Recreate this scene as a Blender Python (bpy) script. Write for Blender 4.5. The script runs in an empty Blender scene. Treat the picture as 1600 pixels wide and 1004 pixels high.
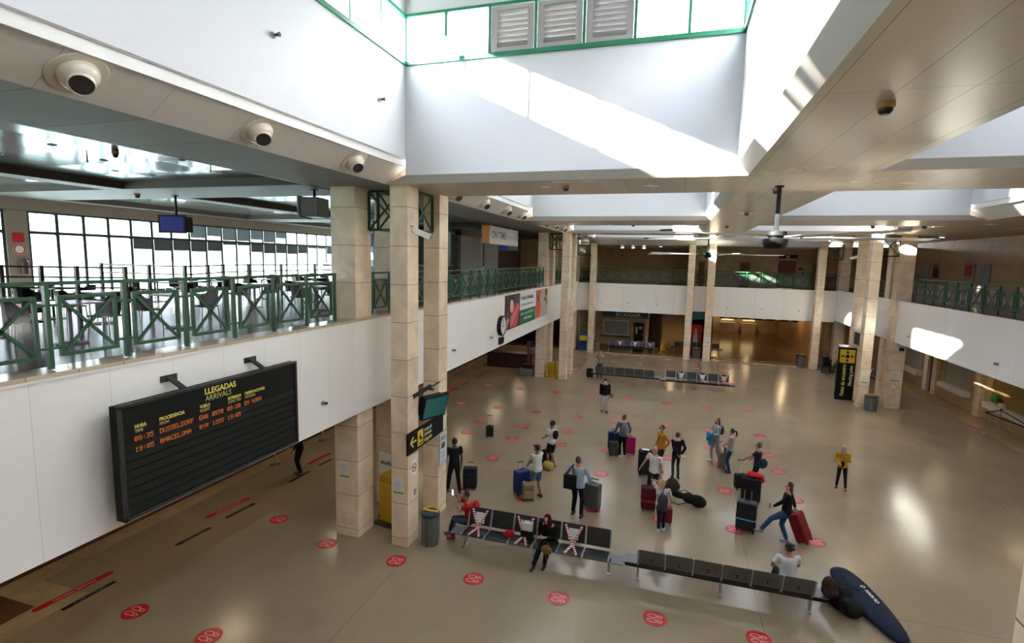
WORLD_S = 6.0; SUN_S = 60.0; EXPO = 1.3
import bpy, bmesh, math, random
from mathutils import Vector, Matrix
random.seed(7)
PI = math.pi
SC = bpy.context.scene
COL = SC.collection

# ------------------------------------------------------------------ camera
CAM_H = 7.4
FPX = 816.0
yaw, pitch, roll = [math.radians(a) for a in (-17.15, 6.75, 1.26)]
fw = Vector((math.sin(yaw)*math.cos(pitch), math.cos(yaw)*math.cos(pitch), -math.sin(pitch)))
r0 = fw.cross(Vector((0, 0, 1))).normalized()
u0 = r0.cross(fw)
rt = r0*math.cos(roll) + u0*math.sin(roll)
up = -r0*math.sin(roll) + u0*math.cos(roll)
cam_d = bpy.data.cameras.new('camera')
cam = bpy.data.objects.new('camera', cam_d)
COL.objects.link(cam)
cam_d.sensor_fit = 'HORIZONTAL'
cam_d.sensor_width = 36
cam_d.lens = FPX*36/1600
cam_d.clip_start = 0.05
cam_d.clip_end = 500
m = Matrix((rt, up, -fw)).transposed().to_4x4()
m.translation = Vector((0, 0, CAM_H))
cam.matrix_world = m
SC.camera = cam

def ray(x, y):
    return fw + rt*((x-800)/FPX) - up*((y-502)/FPX)
def G(x, y, z=0.0):
    """place on the horizontal level z seen at a point of the photograph"""
    d = ray(x, y)
    t = (z-CAM_H)/d.z
    return Vector((d.x*t, d.y*t, z))
def height_at(x, y, xt, yt):
    g = G(x, y)
    d = ray(xt, yt)
    return CAM_H + d.z*math.hypot(g.x, g.y)/math.hypot(d.x, d.y)

# ------------------------------------------------------------------ materials
def mat(name, col, rough=0.5, metal=0.0, spec=0.5, noise=0.0, nscale=20, bump=0.0, emit=None, estr=0.0, coat=0.0):
    m = bpy.data.materials.new(name)
    m.use_nodes = True
    nt = m.node_tree
    b = nt.nodes['Principled BSDF']
    b.inputs['Base Color'].default_value = (*col, 1)
    b.inputs['Roughness'].default_value = rough
    b.inputs['Metallic'].default_value = metal
    b.inputs['Specular IOR Level'].default_value = spec
    b.inputs['Coat Weight'].default_value = coat
    if emit:
        b.inputs['Emission Color'].default_value = (*emit, 1)
        b.inputs['Emission Strength'].default_value = estr
    if noise or bump:
        tc = nt.nodes.new('ShaderNodeTexCoord')
        nz = nt.nodes.new('ShaderNodeTexNoise')
        nz.inputs['Scale'].default_value = nscale
        nz.inputs['Detail'].default_value = 4
        nt.links.new(tc.outputs['Object'], nz.inputs['Vector'])
        if noise:
            mx = nt.nodes.new('ShaderNodeMix'); mx.data_type = 'RGBA'
            mx.inputs[6].default_value = (*[c*(1-noise) for c in col], 1)
            mx.inputs[7].default_value = (*[min(1, c*(1+noise)) for c in col], 1)
            nt.links.new(nz.outputs['Fac'], mx.inputs[0])
            nt.links.new(mx.outputs[2], b.inputs['Base Color'])
        if bump:
            bp = nt.nodes.new('ShaderNodeBump')
            bp.inputs['Strength'].default_value = bump
            bp.inputs['Distance'].default_value = 0.02
            nt.links.new(nz.outputs['Fac'], bp.inputs['Height'])
            nt.links.new(bp.outputs['Normal'], b.inputs['Normal'])
    return m

def grid_mat(name, col, joint, size, width=0.012, rough=0.4, axes='xyz', offs=(0, 0, 0), vein=0.0, vscale=1.5,
             speckle=0.0, coat=0.0, spec=0.5, tilevar=0.0, rnoise=0.0, tilt=0.0):
    """world-space slabs: joints every size[i] along each axis in axes"""
    m = mat(name, col, rough, coat=coat, spec=spec)
    nt = m.node_tree; N = nt.nodes; L = nt.links
    b = N['Principled BSDF']
    geo = N.new('ShaderNodeNewGeometry')
    sep = N.new('ShaderNodeSeparateXYZ'); L.new(geo.outputs['Position'], sep.inputs[0])
    fac = None; ids = []
    def math_(op, a, bb=None):
        n = N.new('ShaderNodeMath'); n.operation = op
        for i, v in enumerate((a, bb)):
            if v is None: continue
            if isinstance(v, (int, float)): n.inputs[i].default_value = v
            else: L.new(v, n.inputs[i])
        return n.outputs[0]
    for i, ax in enumerate('xyz'):
        if ax not in axes: continue
        v = math_('DIVIDE', math_('SUBTRACT', sep.outputs[i], offs[i]), size[i])
        fr = math_('FRACT', v)
        ids.append(math_('FLOOR', v))
        k = math_('LESS_THAN', fr, width/size[i])
        fac = k if fac is None else math_('MAXIMUM', fac, k)
    mx = N.new('ShaderNodeMix'); mx.data_type = 'RGBA'
    L.new(fac, mx.inputs[0])
    mx.inputs[6].default_value = (*col, 1); mx.inputs[7].default_value = (*joint, 1)
    src = None
    if vein or speckle:
        nz = N.new('ShaderNodeTexNoise'); nz.inputs['Scale'].default_value = vscale
        nz.inputs['Detail'].default_value = 6; nz.inputs['Distortion'].default_value = 0.6
        L.new(geo.outputs['Position'], nz.inputs['Vector'])
        cr = N.new('ShaderNodeMix'); cr.data_type = 'RGBA'
        mr = N.new('ShaderNodeMapRange'); mr.inputs[1].default_value = 0.3; mr.inputs[2].default_value = 0.7
        L.new(nz.outputs['Fac'], mr.inputs[0]); L.new(mr.outputs[0], cr.inputs[0])
        cr.inputs[6].default_value = (*[c*(1-vein) for c in col], 1)
        cr.inputs[7].default_value = (*[min(1, c*(1+vein)) for c in col], 1)
        src = cr.outputs[2]
        if speckle:
            n2 = N.new('ShaderNodeTexNoise'); n2.inputs['Scale'].default_value = 45; n2.inputs['Detail'].default_value = 3
            L.new(geo.outputs['Position'], n2.inputs['Vector'])
            m2 = N.new('ShaderNodeMapRange'); m2.inputs[1].default_value = 0.35; m2.inputs[2].default_value = 0.65
            m2.inputs[3].default_value = 1-speckle; m2.inputs[4].default_value = 1+speckle
            L.new(n2.outputs['Fac'], m2.inputs[0])
            vm = N.new('ShaderNodeVectorMath'); vm.operation = 'SCALE'
            L.new(src, vm.inputs[0]); L.new(m2.outputs[0], vm.inputs['Scale'])
            src = vm.outputs[0]
    if tilevar and ids:
        cb = N.new('ShaderNodeCombineXYZ')
        for i, o in enumerate(ids): L.new(o, cb.inputs[i])
        wn = N.new('ShaderNodeTexWhiteNoise'); wn.noise_dimensions = '3D'; L.new(cb.outputs[0], wn.inputs['Vector'])
        m3 = N.new('ShaderNodeMapRange'); m3.inputs[3].default_value = 1-tilevar; m3.inputs[4].default_value = 1+tilevar
        L.new(wn.outputs['Value'], m3.inputs[0])
        vm = N.new('ShaderNodeVectorMath'); vm.operation = 'SCALE'
        if src: L.new(src, vm.inputs[0])
        else: vm.inputs[0].default_value = col
        L.new(m3.outputs[0], vm.inputs['Scale'])
        src = vm.outputs[0]
    if src: L.new(src, mx.inputs[6])
    L.new(mx.outputs[2], b.inputs['Base Color'])
    if tilt and ids:
        cb2 = N.new('ShaderNodeCombineXYZ')
        for i, o in enumerate(ids): L.new(o, cb2.inputs[i])
        w2 = N.new('ShaderNodeTexWhiteNoise'); w2.noise_dimensions = '3D'; L.new(cb2.outputs[0], w2.inputs['Vector'])
        v1 = N.new('ShaderNodeVectorMath'); v1.operation = 'MULTIPLY_ADD'
        L.new(w2.outputs['Color'], v1.inputs[0]); v1.inputs[1].default_value = (tilt, tilt, 0); v1.inputs[2].default_value = (-tilt/2, -tilt/2, 0)
        v2 = N.new('ShaderNodeVectorMath'); v2.operation = 'ADD'; L.new(geo.outputs['Normal'], v2.inputs[0]); L.new(v1.outputs[0], v2.inputs[1])
        v3 = N.new('ShaderNodeVectorMath'); v3.operation = 'NORMALIZE'; L.new(v2.outputs[0], v3.inputs[0]); L.new(v3.outputs[0], b.inputs['Normal'])
    if rnoise:
        n4 = N.new('ShaderNodeTexNoise'); n4.inputs['Scale'].default_value = 0.8; n4.inputs['Detail'].default_value = 3
        L.new(geo.outputs['Position'], n4.inputs['Vector'])
        m4 = N.new('ShaderNodeMapRange'); m4.inputs[3].default_value = rough-rnoise; m4.inputs[4].default_value = rough+rnoise
        L.new(n4.outputs['Fac'], m4.inputs[0]); L.new(m4.outputs[0], b.inputs['Roughness'])
    return m

def glass(name, tint, clear, rough=0.03):
    m = bpy.data.materials.new(name); m.use_nodes = True
    nt = m.node_tree; nt.nodes.clear()
    o = nt.nodes.new('ShaderNodeOutputMaterial'); mx = nt.nodes.new('ShaderNodeMixShader')
    t = nt.nodes.new('ShaderNodeBsdfTransparent'); g = nt.nodes.new('ShaderNodeBsdfPrincipled')
    t.inputs[0].default_value = (*tint, 1)
    g.inputs['Base Color'].default_value = (*[c*0.5 for c in tint], 1); g.inputs['Roughness'].default_value = rough
    mx.inputs[0].default_value = 1-clear
    nt.links.new(t.outputs[0], mx.inputs[1]); nt.links.new(g.outputs[0], mx.inputs[2]); nt.links.new(mx.outputs[0], o.inputs[0])
    return m

M = {}
M['white_panel'] = grid_mat('white_wall_panels', (.82, .80, .76), (.55, .53, .50), (50, .97, 50), .006, .32, 'y', (0, .35, 0), tilevar=.02)
M['white_panel_x'] = grid_mat('white_wall_panels_far', (.90, .87, .81), (.3, .3, .3), (1.94, 50, 50), .008, .34, 'x', (0, 0, 0), tilevar=.02)
M['well'] = mat('white_skylight_plaster', (.64, .65, .68), .6, noise=.01, nscale=.6)
M['soffit'] = grid_mat('cream_ceiling_panels', (.74, .67, .57), (.3, .27, .22), (.62, 2.5, 5), .007, .26, 'xy', (.1, 1.1, 0), spec=.5, tilevar=.03, rnoise=.04)
M['band'] = grid_mat('cream_metal_fascia', (.64, .605, .555), (.32, .3, .27), (50, 1.27, 50), .007, .4, 'y', (0, .2, 0))
M['band_plain'] = mat('cream_metal_edge', (.52, .50, .47), .35)
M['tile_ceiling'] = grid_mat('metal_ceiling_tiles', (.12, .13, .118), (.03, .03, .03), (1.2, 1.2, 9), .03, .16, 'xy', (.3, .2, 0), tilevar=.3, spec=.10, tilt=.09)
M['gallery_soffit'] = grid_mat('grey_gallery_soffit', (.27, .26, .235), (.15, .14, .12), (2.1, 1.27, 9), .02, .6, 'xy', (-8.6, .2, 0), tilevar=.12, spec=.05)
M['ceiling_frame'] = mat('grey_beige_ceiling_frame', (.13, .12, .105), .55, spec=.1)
M['marble'] = grid_mat('beige_marble', (.80, .65, .475), (.22, .16, .10), (9, 9, .93), .012, .24, 'z', (0, 0, .22), vein=.13, vscale=2.2, speckle=.03, tilevar=.05, coat=.2)
M['marble_wall'] = grid_mat('tan_marble_wall', (.52, .365, .215), (.2, .14, .09), (1.2, 1.2, .93), .012, .32, 'z', (0, 0, .22), vein=.14, vscale=1.4, speckle=.03)
M['dark_wall'] = mat('dark_wall', (.075, .06, .05), .5, noise=.2, nscale=2)
M['floor'] = grid_mat('polished_terrazzo', (.30, .232, .155), (.16, .125, .085), (8.12, 8.12, 9), .012, .2, 'xy', (2.13, 4.18, 0), vein=.10, vscale=.5, speckle=.16, spec=.3, rnoise=.05)
M['floor_brown'] = grid_mat('brown_granite_floor', (.13, .062, .03), (.05, .03, .02), (1.2, 1.2, 9), .01, .16, 'xy', (0, 0, 0), vein=.25, vscale=1.2, speckle=.15, tilevar=.1)
M['beige_stone'] = grid_mat('beige_floor_stone', (.42, .31, .18), (.2, .15, .09), (.6, 1.0, 9), .006, .25, 'xy', (0, 0, 0), vein=.15, vscale=2, speckle=.06, tilevar=.05)
M['ledge'] = grid_mat('beige_ledge_tiles', (.50, .41, .29), (.2, .15, .1), (9, .6, 9), .01, .12, 'y', (0, 0, 0), vein=.1, vscale=2, tilevar=.07)
M['cafe_floor'] = grid_mat('polished_cafe_floor', (.10, .085, .08), (.05, .05, .05), (.6, .6, 9), .008, .2, 'xy', (0, 0, 0), vein=.1, vscale=1, tilevar=.06, spec=.10)
M['green'] = mat('green_painted_steel', (.013, .075, .032), .38)
M['green_w'] = mat('green_window_frame', (.02, .20, .10), .4)
M['dark_frame'] = mat('dark_green_mullion', (.02, .035, .035), .4)
M['black'] = mat('black_plastic', (.012, .012, .012), .55, spec=.25)
M['board'] = mat('board_black', (.008, .009, .008), .55, spec=.15)
M['board_slot'] = mat('board_slat', (.013, .014, .012), .6, spec=.12)
M['black_leather'] = mat('black_seat_pad', (.014, .014, .014), .38)
M['grey_metal'] = mat('grey_steel', (.36, .36, .36), .38, .6)
M['steel'] = mat('brushed_steel', (.50, .50, .50), .28, .9)
M['perf'] = mat('grey_perforated_steel', (.13, .13, .12), .4, .3)
M['dark_metal'] = mat('dark_metal', (.05, .05, .05), .4, .6)
M['white'] = mat('white_paint', (.75, .75, .73), .45)
M['louver'] = mat('white_louver_metal', (.38, .37, .365), .4, .2)
M['paper'] = mat('white_paper', (.72, .72, .70), .6)
M['red'] = mat('red_vinyl', (.50, .014, .018), .35)
M['red_line'] = mat('white_print', (.8, .62, .6), .4)
M['yellow'] = mat('sign_yellow', (.75, .48, .03), .4)
M['yellow_t'] = mat('yellow_letters', (.70, .60, .13), .5)
M['pale_t'] = mat('pale_letters', (.62, .62, .52), .5)
M['pale_yellow'] = mat('thin_yellow_letters', (.50, .45, .15), .5)
M['orange_led'] = mat('orange_led', (.35, .11, .025), .5, emit=(1, .25, .05), estr=.14)
M['brown'] = mat('dark_brown_wood', (.05, .022, .015), .35)
M['door_wood'] = mat('reddish_wood_door', (.20, .062, .022), .4, noise=.2, nscale=3)
M['tan_blank'] = mat('grey_shutter', (.36, .36, .34), .4)
M['nozzle'] = mat('cream_enamel', (.66, .60, .50), .25, coat=.3)
M['spout_shade'] = mat('painted_duct_shade', (.03, .028, .025), .5)  # near-black colour stands for the shade inside the nozzle spouts
M['pane'] = glass('clear_pane', (.96, .98, .97), .93)
M['pane_smoke'] = glass('smoked_pane', (.60, .60, .64), .78)
M['pane_cafe'] = glass('cafe_window_pane', (.88, .97, .98), .92)
M['screen'] = mat('blue_screen', (.01, .012, .05), .25, emit=(.02, .03, .2), estr=.25)
M['screen_teal'] = mat('teal_screen', (.015, .06, .055), .12, emit=(.02, .12, .11), estr=.15)
M['blue_machine'] = mat('blue_machine', (.02, .07, .28), .35)
M['orange'] = mat('orange_panel', (.60, .22, .03), .4)
M['navy_sign'] = mat('navy_sign', (.02, .04, .07), .4)
M['green_sign'] = mat('dark_green_sign', (.015, .05, .04), .35)
M['lamp'] = mat('lamp_glow', (1, .9, .7), .4, emit=(1, .75, .42), estr=14)
M['lamp_cool'] = mat('tube_glow', (1, 1, 1), .4, emit=(1, .95, .85), estr=2.5)
M['skin'] = mat('light_skin', (.50, .27, .18), .55)
M['skin_tan'] = mat('tan_skin', (.34, .165, .10), .55)
M['skin_dark'] = mat('dark_skin', (.09, .042, .025), .5)
M['eye'] = mat('eye_dark', (.02, .015, .012), .2)
M['lip'] = mat('lip', (.30, .10, .085), .5)

def cloth(name, col, rough=.85):
    if name not in M: M[name] = mat(name, col, rough, spec=.15, noise=.12, nscale=9, bump=.25)
    return M[name]

# ------------------------------------------------------------------ mesh helpers
class MB:
    def __init__(s): s.v = []; s.f = []
    def add(s, vs, fs):
        o = len(s.v); s.v += [tuple(p) for p in vs]; s.f += [tuple(i+o for i in f) for f in fs]; return s
    def box(s, x0, x1, y0, y1, z0, z1):
        vs = [(x, y, z) for z in (z0, z1) for y in (y0, y1) for x in (x0, x1)]
        return s.add(vs, [(0, 2, 3, 1), (4, 5, 7, 6), (0, 1, 5, 4), (2, 6, 7, 3), (0, 4, 6, 2), (1, 3, 7, 5)])
    def bar(s, a, b, w, h=None, upv=(0, 0, 1)):
        a = Vector(a); b = Vector(b); h = w if h is None else h
        d = (b-a).normalized(); u = Vector(upv)
        if abs(d.dot(u)) > .99: u = Vector((0, 1, 0))
        x = d.cross(u).normalized(); z = x.cross(d).normalized()
        vs = [p + x*sx*w/2 + z*sz*h/2 for p in (a, b) for sz in (-1, 1) for sx in (-1, 1)]
        return s.add(vs, [(0, 1, 3, 2), (4, 6, 7, 5), (0, 4, 5, 1), (2, 3, 7, 6), (0, 2, 6, 4), (1, 5, 7, 3)])
    def ring_loft(s, rings, closed=True):
        n = len(rings[0]); o = len(s.v)
        for r in rings: s.v += [tuple(p) for p in r]
        for k in range(len(rings)-1):
            for i in range(n):
                j = (i+1) % n
                s.f.append((o+k*n+i, o+k*n+j, o+(k+1)*n+j, o+(k+1)*n+i))
        if closed:
            s.f.append(tuple(o+i for i in reversed(range(n)))); s.f.append(tuple(o+(len(rings)-1)*n+i for i in range(n)))
        return s
    def tube(s, pts, r, n=8):
        pts = [Vector(p) for p in pts]; rings = []
        rs = r if isinstance(r, (list, tuple)) else [r]*len(pts)
        x = None
        for i, p in enumerate(pts):
            d = (pts[min(i+1, len(pts)-1)]-pts[max(i-1, 0)]).normalized()
            if x is None:
                u = Vector((0, 0, 1)) if abs(d.z) < .9 else Vector((0, 1, 0))
                x = d.cross(u).normalized()
            else: x = (x - d*x.dot(d)).normalized()
            y = d.cross(x)
            rings.append([p + (x*math.cos(2*PI*k/n) + y*math.sin(2*PI*k/n))*rs[i] for k in range(n)])
        return s.ring_loft(rings)
    def lathe(s, prof, c=(0, 0, 0), n=24, axis='z', cap=True):
        rings = []
        for r, h in prof:
            rg = []
            for k in range(n):
                a = 2*PI*k/n; p = (r*math.cos(a), r*math.sin(a), h)
                if axis == 'x': p = (p[2], p[0], p[1])
                elif axis == 'y': p = (p[1], p[2], p[0])
                rg.append((p[0]+c[0], p[1]+c[1], p[2]+c[2]))
            rings.append(rg)
        return s.ring_loft(rings, cap)
    def ell(s, c, r, n=12, m_=8, rot=None):
        c = Vector(c); rings = []
        for i in range(1, m_):
            t = PI*i/m_
            rg = []
            for k in range(n):
                a = 2*PI*k/n
                p = Vector((r[0]*math.sin(t)*math.cos(a), r[1]*math.sin(t)*math.sin(a), -r[2]*math.cos(t)))
                if rot: p = rot @ p
                rg.append(c+p)
            rings.append(rg)
        return s.ring_loft(rings)
    def prism(s, poly, h0, h1, fn):
        """poly in 2D, fn(u, v, h) -> 3D"""
        n = len(poly)
        vs = [fn(u, v, h0) for u, v in poly] + [fn(u, v, h1) for u, v in poly]
        fs = [tuple(reversed(range(n))), tuple(range(n, 2*n))] + [(i, (i+1) % n, n+(i+1) % n, n+i) for i in range(n)]
        return s.add(vs, fs)
    def quad(s, a, b, c, d): return s.add([a, b, c, d], [(0, 1, 2, 3)])
    def build(s, name, material, parent=None, smooth=False, bevel=0, mods=None):
        me = bpy.data.meshes.new(name)
        me.from_pydata(s.v, [], s.f); me.update()
        bm = bmesh.new(); bm.from_mesh(me); bmesh.ops.recalc_face_normals(bm, faces=bm.faces)
        bm.to_mesh(me); bm.free()
        me.materials.append(material)
        if smooth: me.shade_smooth()
        o = bpy.data.objects.new(name, me); COL.objects.link(o)
        if parent: o.parent = parent
        if bevel:
            b = o.modifiers.new('bevel', 'BEVEL'); b.width = bevel; b.segments = 2; b.limit_method = 'ANGLE'
        return o

def tag(o, label=None, cat=None, group=None, kind=None):
    if label: o['label'] = label
    if cat: o['category'] = cat
    if group: o['group'] = group
    if kind: o['kind'] = kind
    return o
def empty(name, loc, rz=0, label=None, cat=None, group=None):
    o = bpy.data.objects.new(name, None); COL.objects.link(o)
    o.location = loc; o.rotation_euler = (0, 0, rz); o.empty_display_size = .2
    return tag(o, label, cat, group)
KIDS = {}
def copy_tree(o, parent=None):
    c = o.copy(); COL.objects.link(c); c.parent = parent
    if o.name not in KIDS or True:
        for ch in list(o.children): copy_tree(ch, c)
    return c
def st(name, mb, material, **k): return tag(mb.build(name, material, **k), kind='structure')

def text(s, size, loc, xdir, ydir, material, parent, name='lettering', align='LEFT', extrude=.002, bold=0.0, sx=1.0, space=1.0):
    cu = bpy.data.curves.new(name, 'FONT'); cu.body = s; cu.size = size; cu.align_x = align
    cu.extrude = extrude; cu.offset = bold; cu.space_character = space; cu.resolution_u = 3
    o = bpy.data.objects.new(name, cu); COL.objects.link(o)
    dg = bpy.context.evaluated_depsgraph_get()
    me = bpy.data.meshes.new_from_object(o.evaluated_get(dg))
    bpy.data.objects.remove(o)
    X = Vector(xdir).normalized(); Y = Vector(ydir).normalized(); Z = X.cross(Y)
    mt = Matrix((X*sx, Y, Z)).transposed().to_4x4(); mt.translation = Vector(loc)
    me.transform(mt); me.name = name
    me.materials.clear(); me.materials.append(material)
    o = bpy.data.objects.new(name, me); COL.objects.link(o)
    if parent:
        o.parent = parent
        bpy.context.view_layer.update()
        # lettering is given in world coordinates; keep it there
        o.matrix_parent_inverse = parent.matrix_world.inverted()
    return o
# ================================================================== SETTING
FT = 5.78       # level of the upper floor edge
CZ = 9.1        # soffit
FX = -7.5       # left fascia face
RX = 11.15      # right fascia face
FY = 42.6       # far fascia face
YN = -10.0      # wall behind the photographer

st('floor', MB().box(-16, 15.2, YN, 42.3, -.15, 0), M['floor'])
st('floor_hallway', MB().box(-16, 15.2, 42.3, 66, -.15, .12), M['floor_brown'])
st('trim_1', MB().box(-16, 15.2, 42.22, 42.34, .0, .125), M['beige_stone'])
st('trim_2', MB().box(-16, 15.2, 42.95, 43.1, .12, .126), M['beige_stone'])
st('trim_3', MB().box(-13.75, -13.2, 7.4, 42.2, 0, .004), M['beige_stone'])
st('trim_4', MB().box(-13.75, -11.8, 6.75, 7.4, 0, .004), M['beige_stone'])
st('trim_5', MB().box(-12.35, -11.8, YN+.1, 6.75, 0, .004), M['beige_stone'])
st('trim_6', MB().box(-15.9, -12.35, YN+.1, 6.75, 0, .003), M['floor_brown'])
st('trim_7', MB().box(-15.9, -13.75, 6.75, 42.2, 0, .003), M['floor_brown'])
st('trim_8', MB().box(13.9, 15.15, YN+.1, 42.2, 0, .004), M['beige_stone'])
st('wall_near', MB().box(-22, 16, YN-.3, YN, 0, 13.6), M['marble_wall'])
st('wall_left', MB().box(-16.3, -16, YN, 66, 0, 5.5), M['dark_wall'])
st('wall_right_end', MB().box(10.8, 15.2, 43.6, 43.9, 0, 3.5), M['marble_wall'])
st('wall_right', MB().box(15.2, 15.5, YN, 43.9, 0, 3.6), M['marble_wall'])
st('wall_right_upper', MB().box(15.8, 16.1, YN, 48, 3.42, 9.3), M['marble_wall'])

# fascias of the gallery
st('wall_left_fascia', MB().box(FX-.085, FX, YN, FY-.01, 3.42, FT), M['white_panel'])
st('wall_right_fascia', MB().box(RX, RX+.08, YN, FY-.01, 3.55, FT-.05), M['white_panel'])
fb = MB()
fb.box(FX, RX, FY, FY+.08, 3.42, 5.68)
st('wall_far_fascia', fb, M['white_panel_x'])
# gallery slabs and their soffits
st('floor_gallery_left', MB().box(-21.6, FX-.45, YN, 53, 5.5, 5.73), M['cafe_floor'])
st('trim_9', MB().box(FX-.45, FX+.012, YN, FY, FT, FT+.06), M['ledge'])
st('trim_10', MB().box(FX+.002, FX+.02, YN, FY, FT-.035, FT), M['white'])
st('floor_edge', MB().box(FX-.45, FX-.085, YN, FY, 5.5, FT), M['cafe_floor'])
st('floor_gallery_right', MB().box(RX+.08, 15.8, YN, 48, 5.45, 5.70), M['cafe_floor'])
st('floor_gallery_far', MB().box(FX-.42, RX+.08, FY+.08, 66, 5.40, 5.62), M['cafe_floor'])
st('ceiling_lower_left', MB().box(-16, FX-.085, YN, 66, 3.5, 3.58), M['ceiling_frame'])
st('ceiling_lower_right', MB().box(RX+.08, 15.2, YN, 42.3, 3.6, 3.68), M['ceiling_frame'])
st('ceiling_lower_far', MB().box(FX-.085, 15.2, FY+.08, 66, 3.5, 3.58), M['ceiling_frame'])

# wells: (x0, x1, y0, y1, side that carries the sloped nozzle fascia)
LW = [(-6.63, 1.23, a, b) for a, b in ((-9., -1.6), (1.2, 11.15), (13.6, 22.3), (25.2, 31.9), (34., 40.8))]  # first bay on each side sits unseen behind the camera, added for light
RW = [(3.36, 10.19, a, b) for a, b in ((-9., -1.6), (1.2, 11.0), (13.75, 22.3), (25.2, 31.9), (34., 40.8))]
ys = [YN] + [v for w in LW for v in (w[2], w[3])] + [41.0]
sf = MB()
sf.box(1.23, 3.36, YN, 41.0, CZ, CZ+.05)
sf.box(10.19, 15.8, YN, 48, CZ, CZ+.05)
for WL in (LW, RW):
    x0, x1 = WL[0][0], WL[0][1]
    e = [YN] + [v for w in WL for v in (w[2], w[3])] + [41.0]
    for k in range(0, len(e), 2): sf.box(x0, x1, e[k], e[k+1], CZ, CZ+.05)
st('ceiling', sf, M['soffit'])
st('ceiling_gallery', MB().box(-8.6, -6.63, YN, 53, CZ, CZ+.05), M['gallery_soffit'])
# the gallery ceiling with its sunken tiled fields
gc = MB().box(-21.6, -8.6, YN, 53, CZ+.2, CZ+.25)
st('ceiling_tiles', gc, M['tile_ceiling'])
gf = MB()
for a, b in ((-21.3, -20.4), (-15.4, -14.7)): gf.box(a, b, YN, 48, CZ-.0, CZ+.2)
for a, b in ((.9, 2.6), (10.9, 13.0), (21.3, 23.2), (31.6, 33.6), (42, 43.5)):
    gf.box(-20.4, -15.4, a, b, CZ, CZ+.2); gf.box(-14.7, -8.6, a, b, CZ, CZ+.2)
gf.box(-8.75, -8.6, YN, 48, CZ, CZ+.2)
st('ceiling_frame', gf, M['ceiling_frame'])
# far sloped soffit and the gallery ceiling behind it
fs = MB().add([(-6.63, 41., CZ), (10.19, 41., CZ), (10.19, 42.35, 8.74), (-6.63, 42.35, 8.74),
               (-6.63, 41., CZ+.05), (10.19, 41., CZ+.05), (10.19, 42.35, 8.79), (-6.63, 42.35, 8.79)],
              [(0, 1, 2, 3), (4, 7, 6, 5), (0, 4, 5, 1), (1, 5, 6, 2), (2, 6, 7, 3), (3, 7, 4, 0)])
st('ceiling_far_slope', fs, M['well'])
fc = MB().box(-8.6, 15.8, 42.35, 66, 8.74, 8.8)
st('ceiling_far', fc, M['soffit'])
st('wall_far_upper', MB().box(1.6, 15.8, 48, 48.3, 5.4, 8.9), M['marble_wall'])
st('wall_far_hall', MB().box(-22, 1.6, 53, 53.3, 5.4, 9.4), M['marble_wall'])
st('wall_far_return', MB().box(1.6, 1.9, 48.3, 53, 5.4, 8.9), M['marble_wall'])

WN = [0]
def louver(parent, o, ux, uz, w, h):
    """slatted ventilator frame in a window bay; o corner, ux along, uz up"""
    ux = Vector(ux); uz = Vector(uz); n = ux.cross(uz)
    o = Vector(o)
    def bx(mb, a, b, c, d, e, f):
        vs = [o + ux*x + uz*z + n*y for z in (e, f) for y in (c, d) for x in (a, b)]
        mb.add(vs, [(0, 2, 3, 1), (4, 5, 7, 6), (0, 1, 5, 4), (2, 6, 7, 3), (0, 4, 6, 2), (1, 3, 7, 5)])
    fr = MB()
    bx(fr, .02, .15, -.06, .03, .02, h-.02); bx(fr, w-.15, w-.02, -.06, .03, .02, h-.02)
    bx(fr, .15, w-.15, -.06, .03, .02, .1); bx(fr, .15, w-.15, -.06, .03, h-.1, h-.02)
    lf = fr.build('louver_frame', M['louver'], parent)
    sl = MB(); k = 7
    for i in range(k):
        z = .1 + (h-.2)*i/k; dz = (h-.2)/k
        vs = []
        for x in (.15, w-.15):
            for (y, zz) in ((-.05, z+.01), (-.035, z+.0), (.03, z+dz-.01), (.015, z+dz)):
                vs.append(o + ux*x + uz*zz + n*y)
        sl.add(vs, [(0, 3, 2, 1), (4, 5, 6, 7), (0, 4, 7, 3), (1, 2, 6, 5), (0, 1, 5, 4), (2, 3, 7, 6)])
    sl.build('slat', M['louver'], lf)
    ld = MB(); bx(ld, .3, .33, -.1, -.07, h*.35, h-.02)
    ld.build('push_rod', M['steel'], lf)

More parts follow.
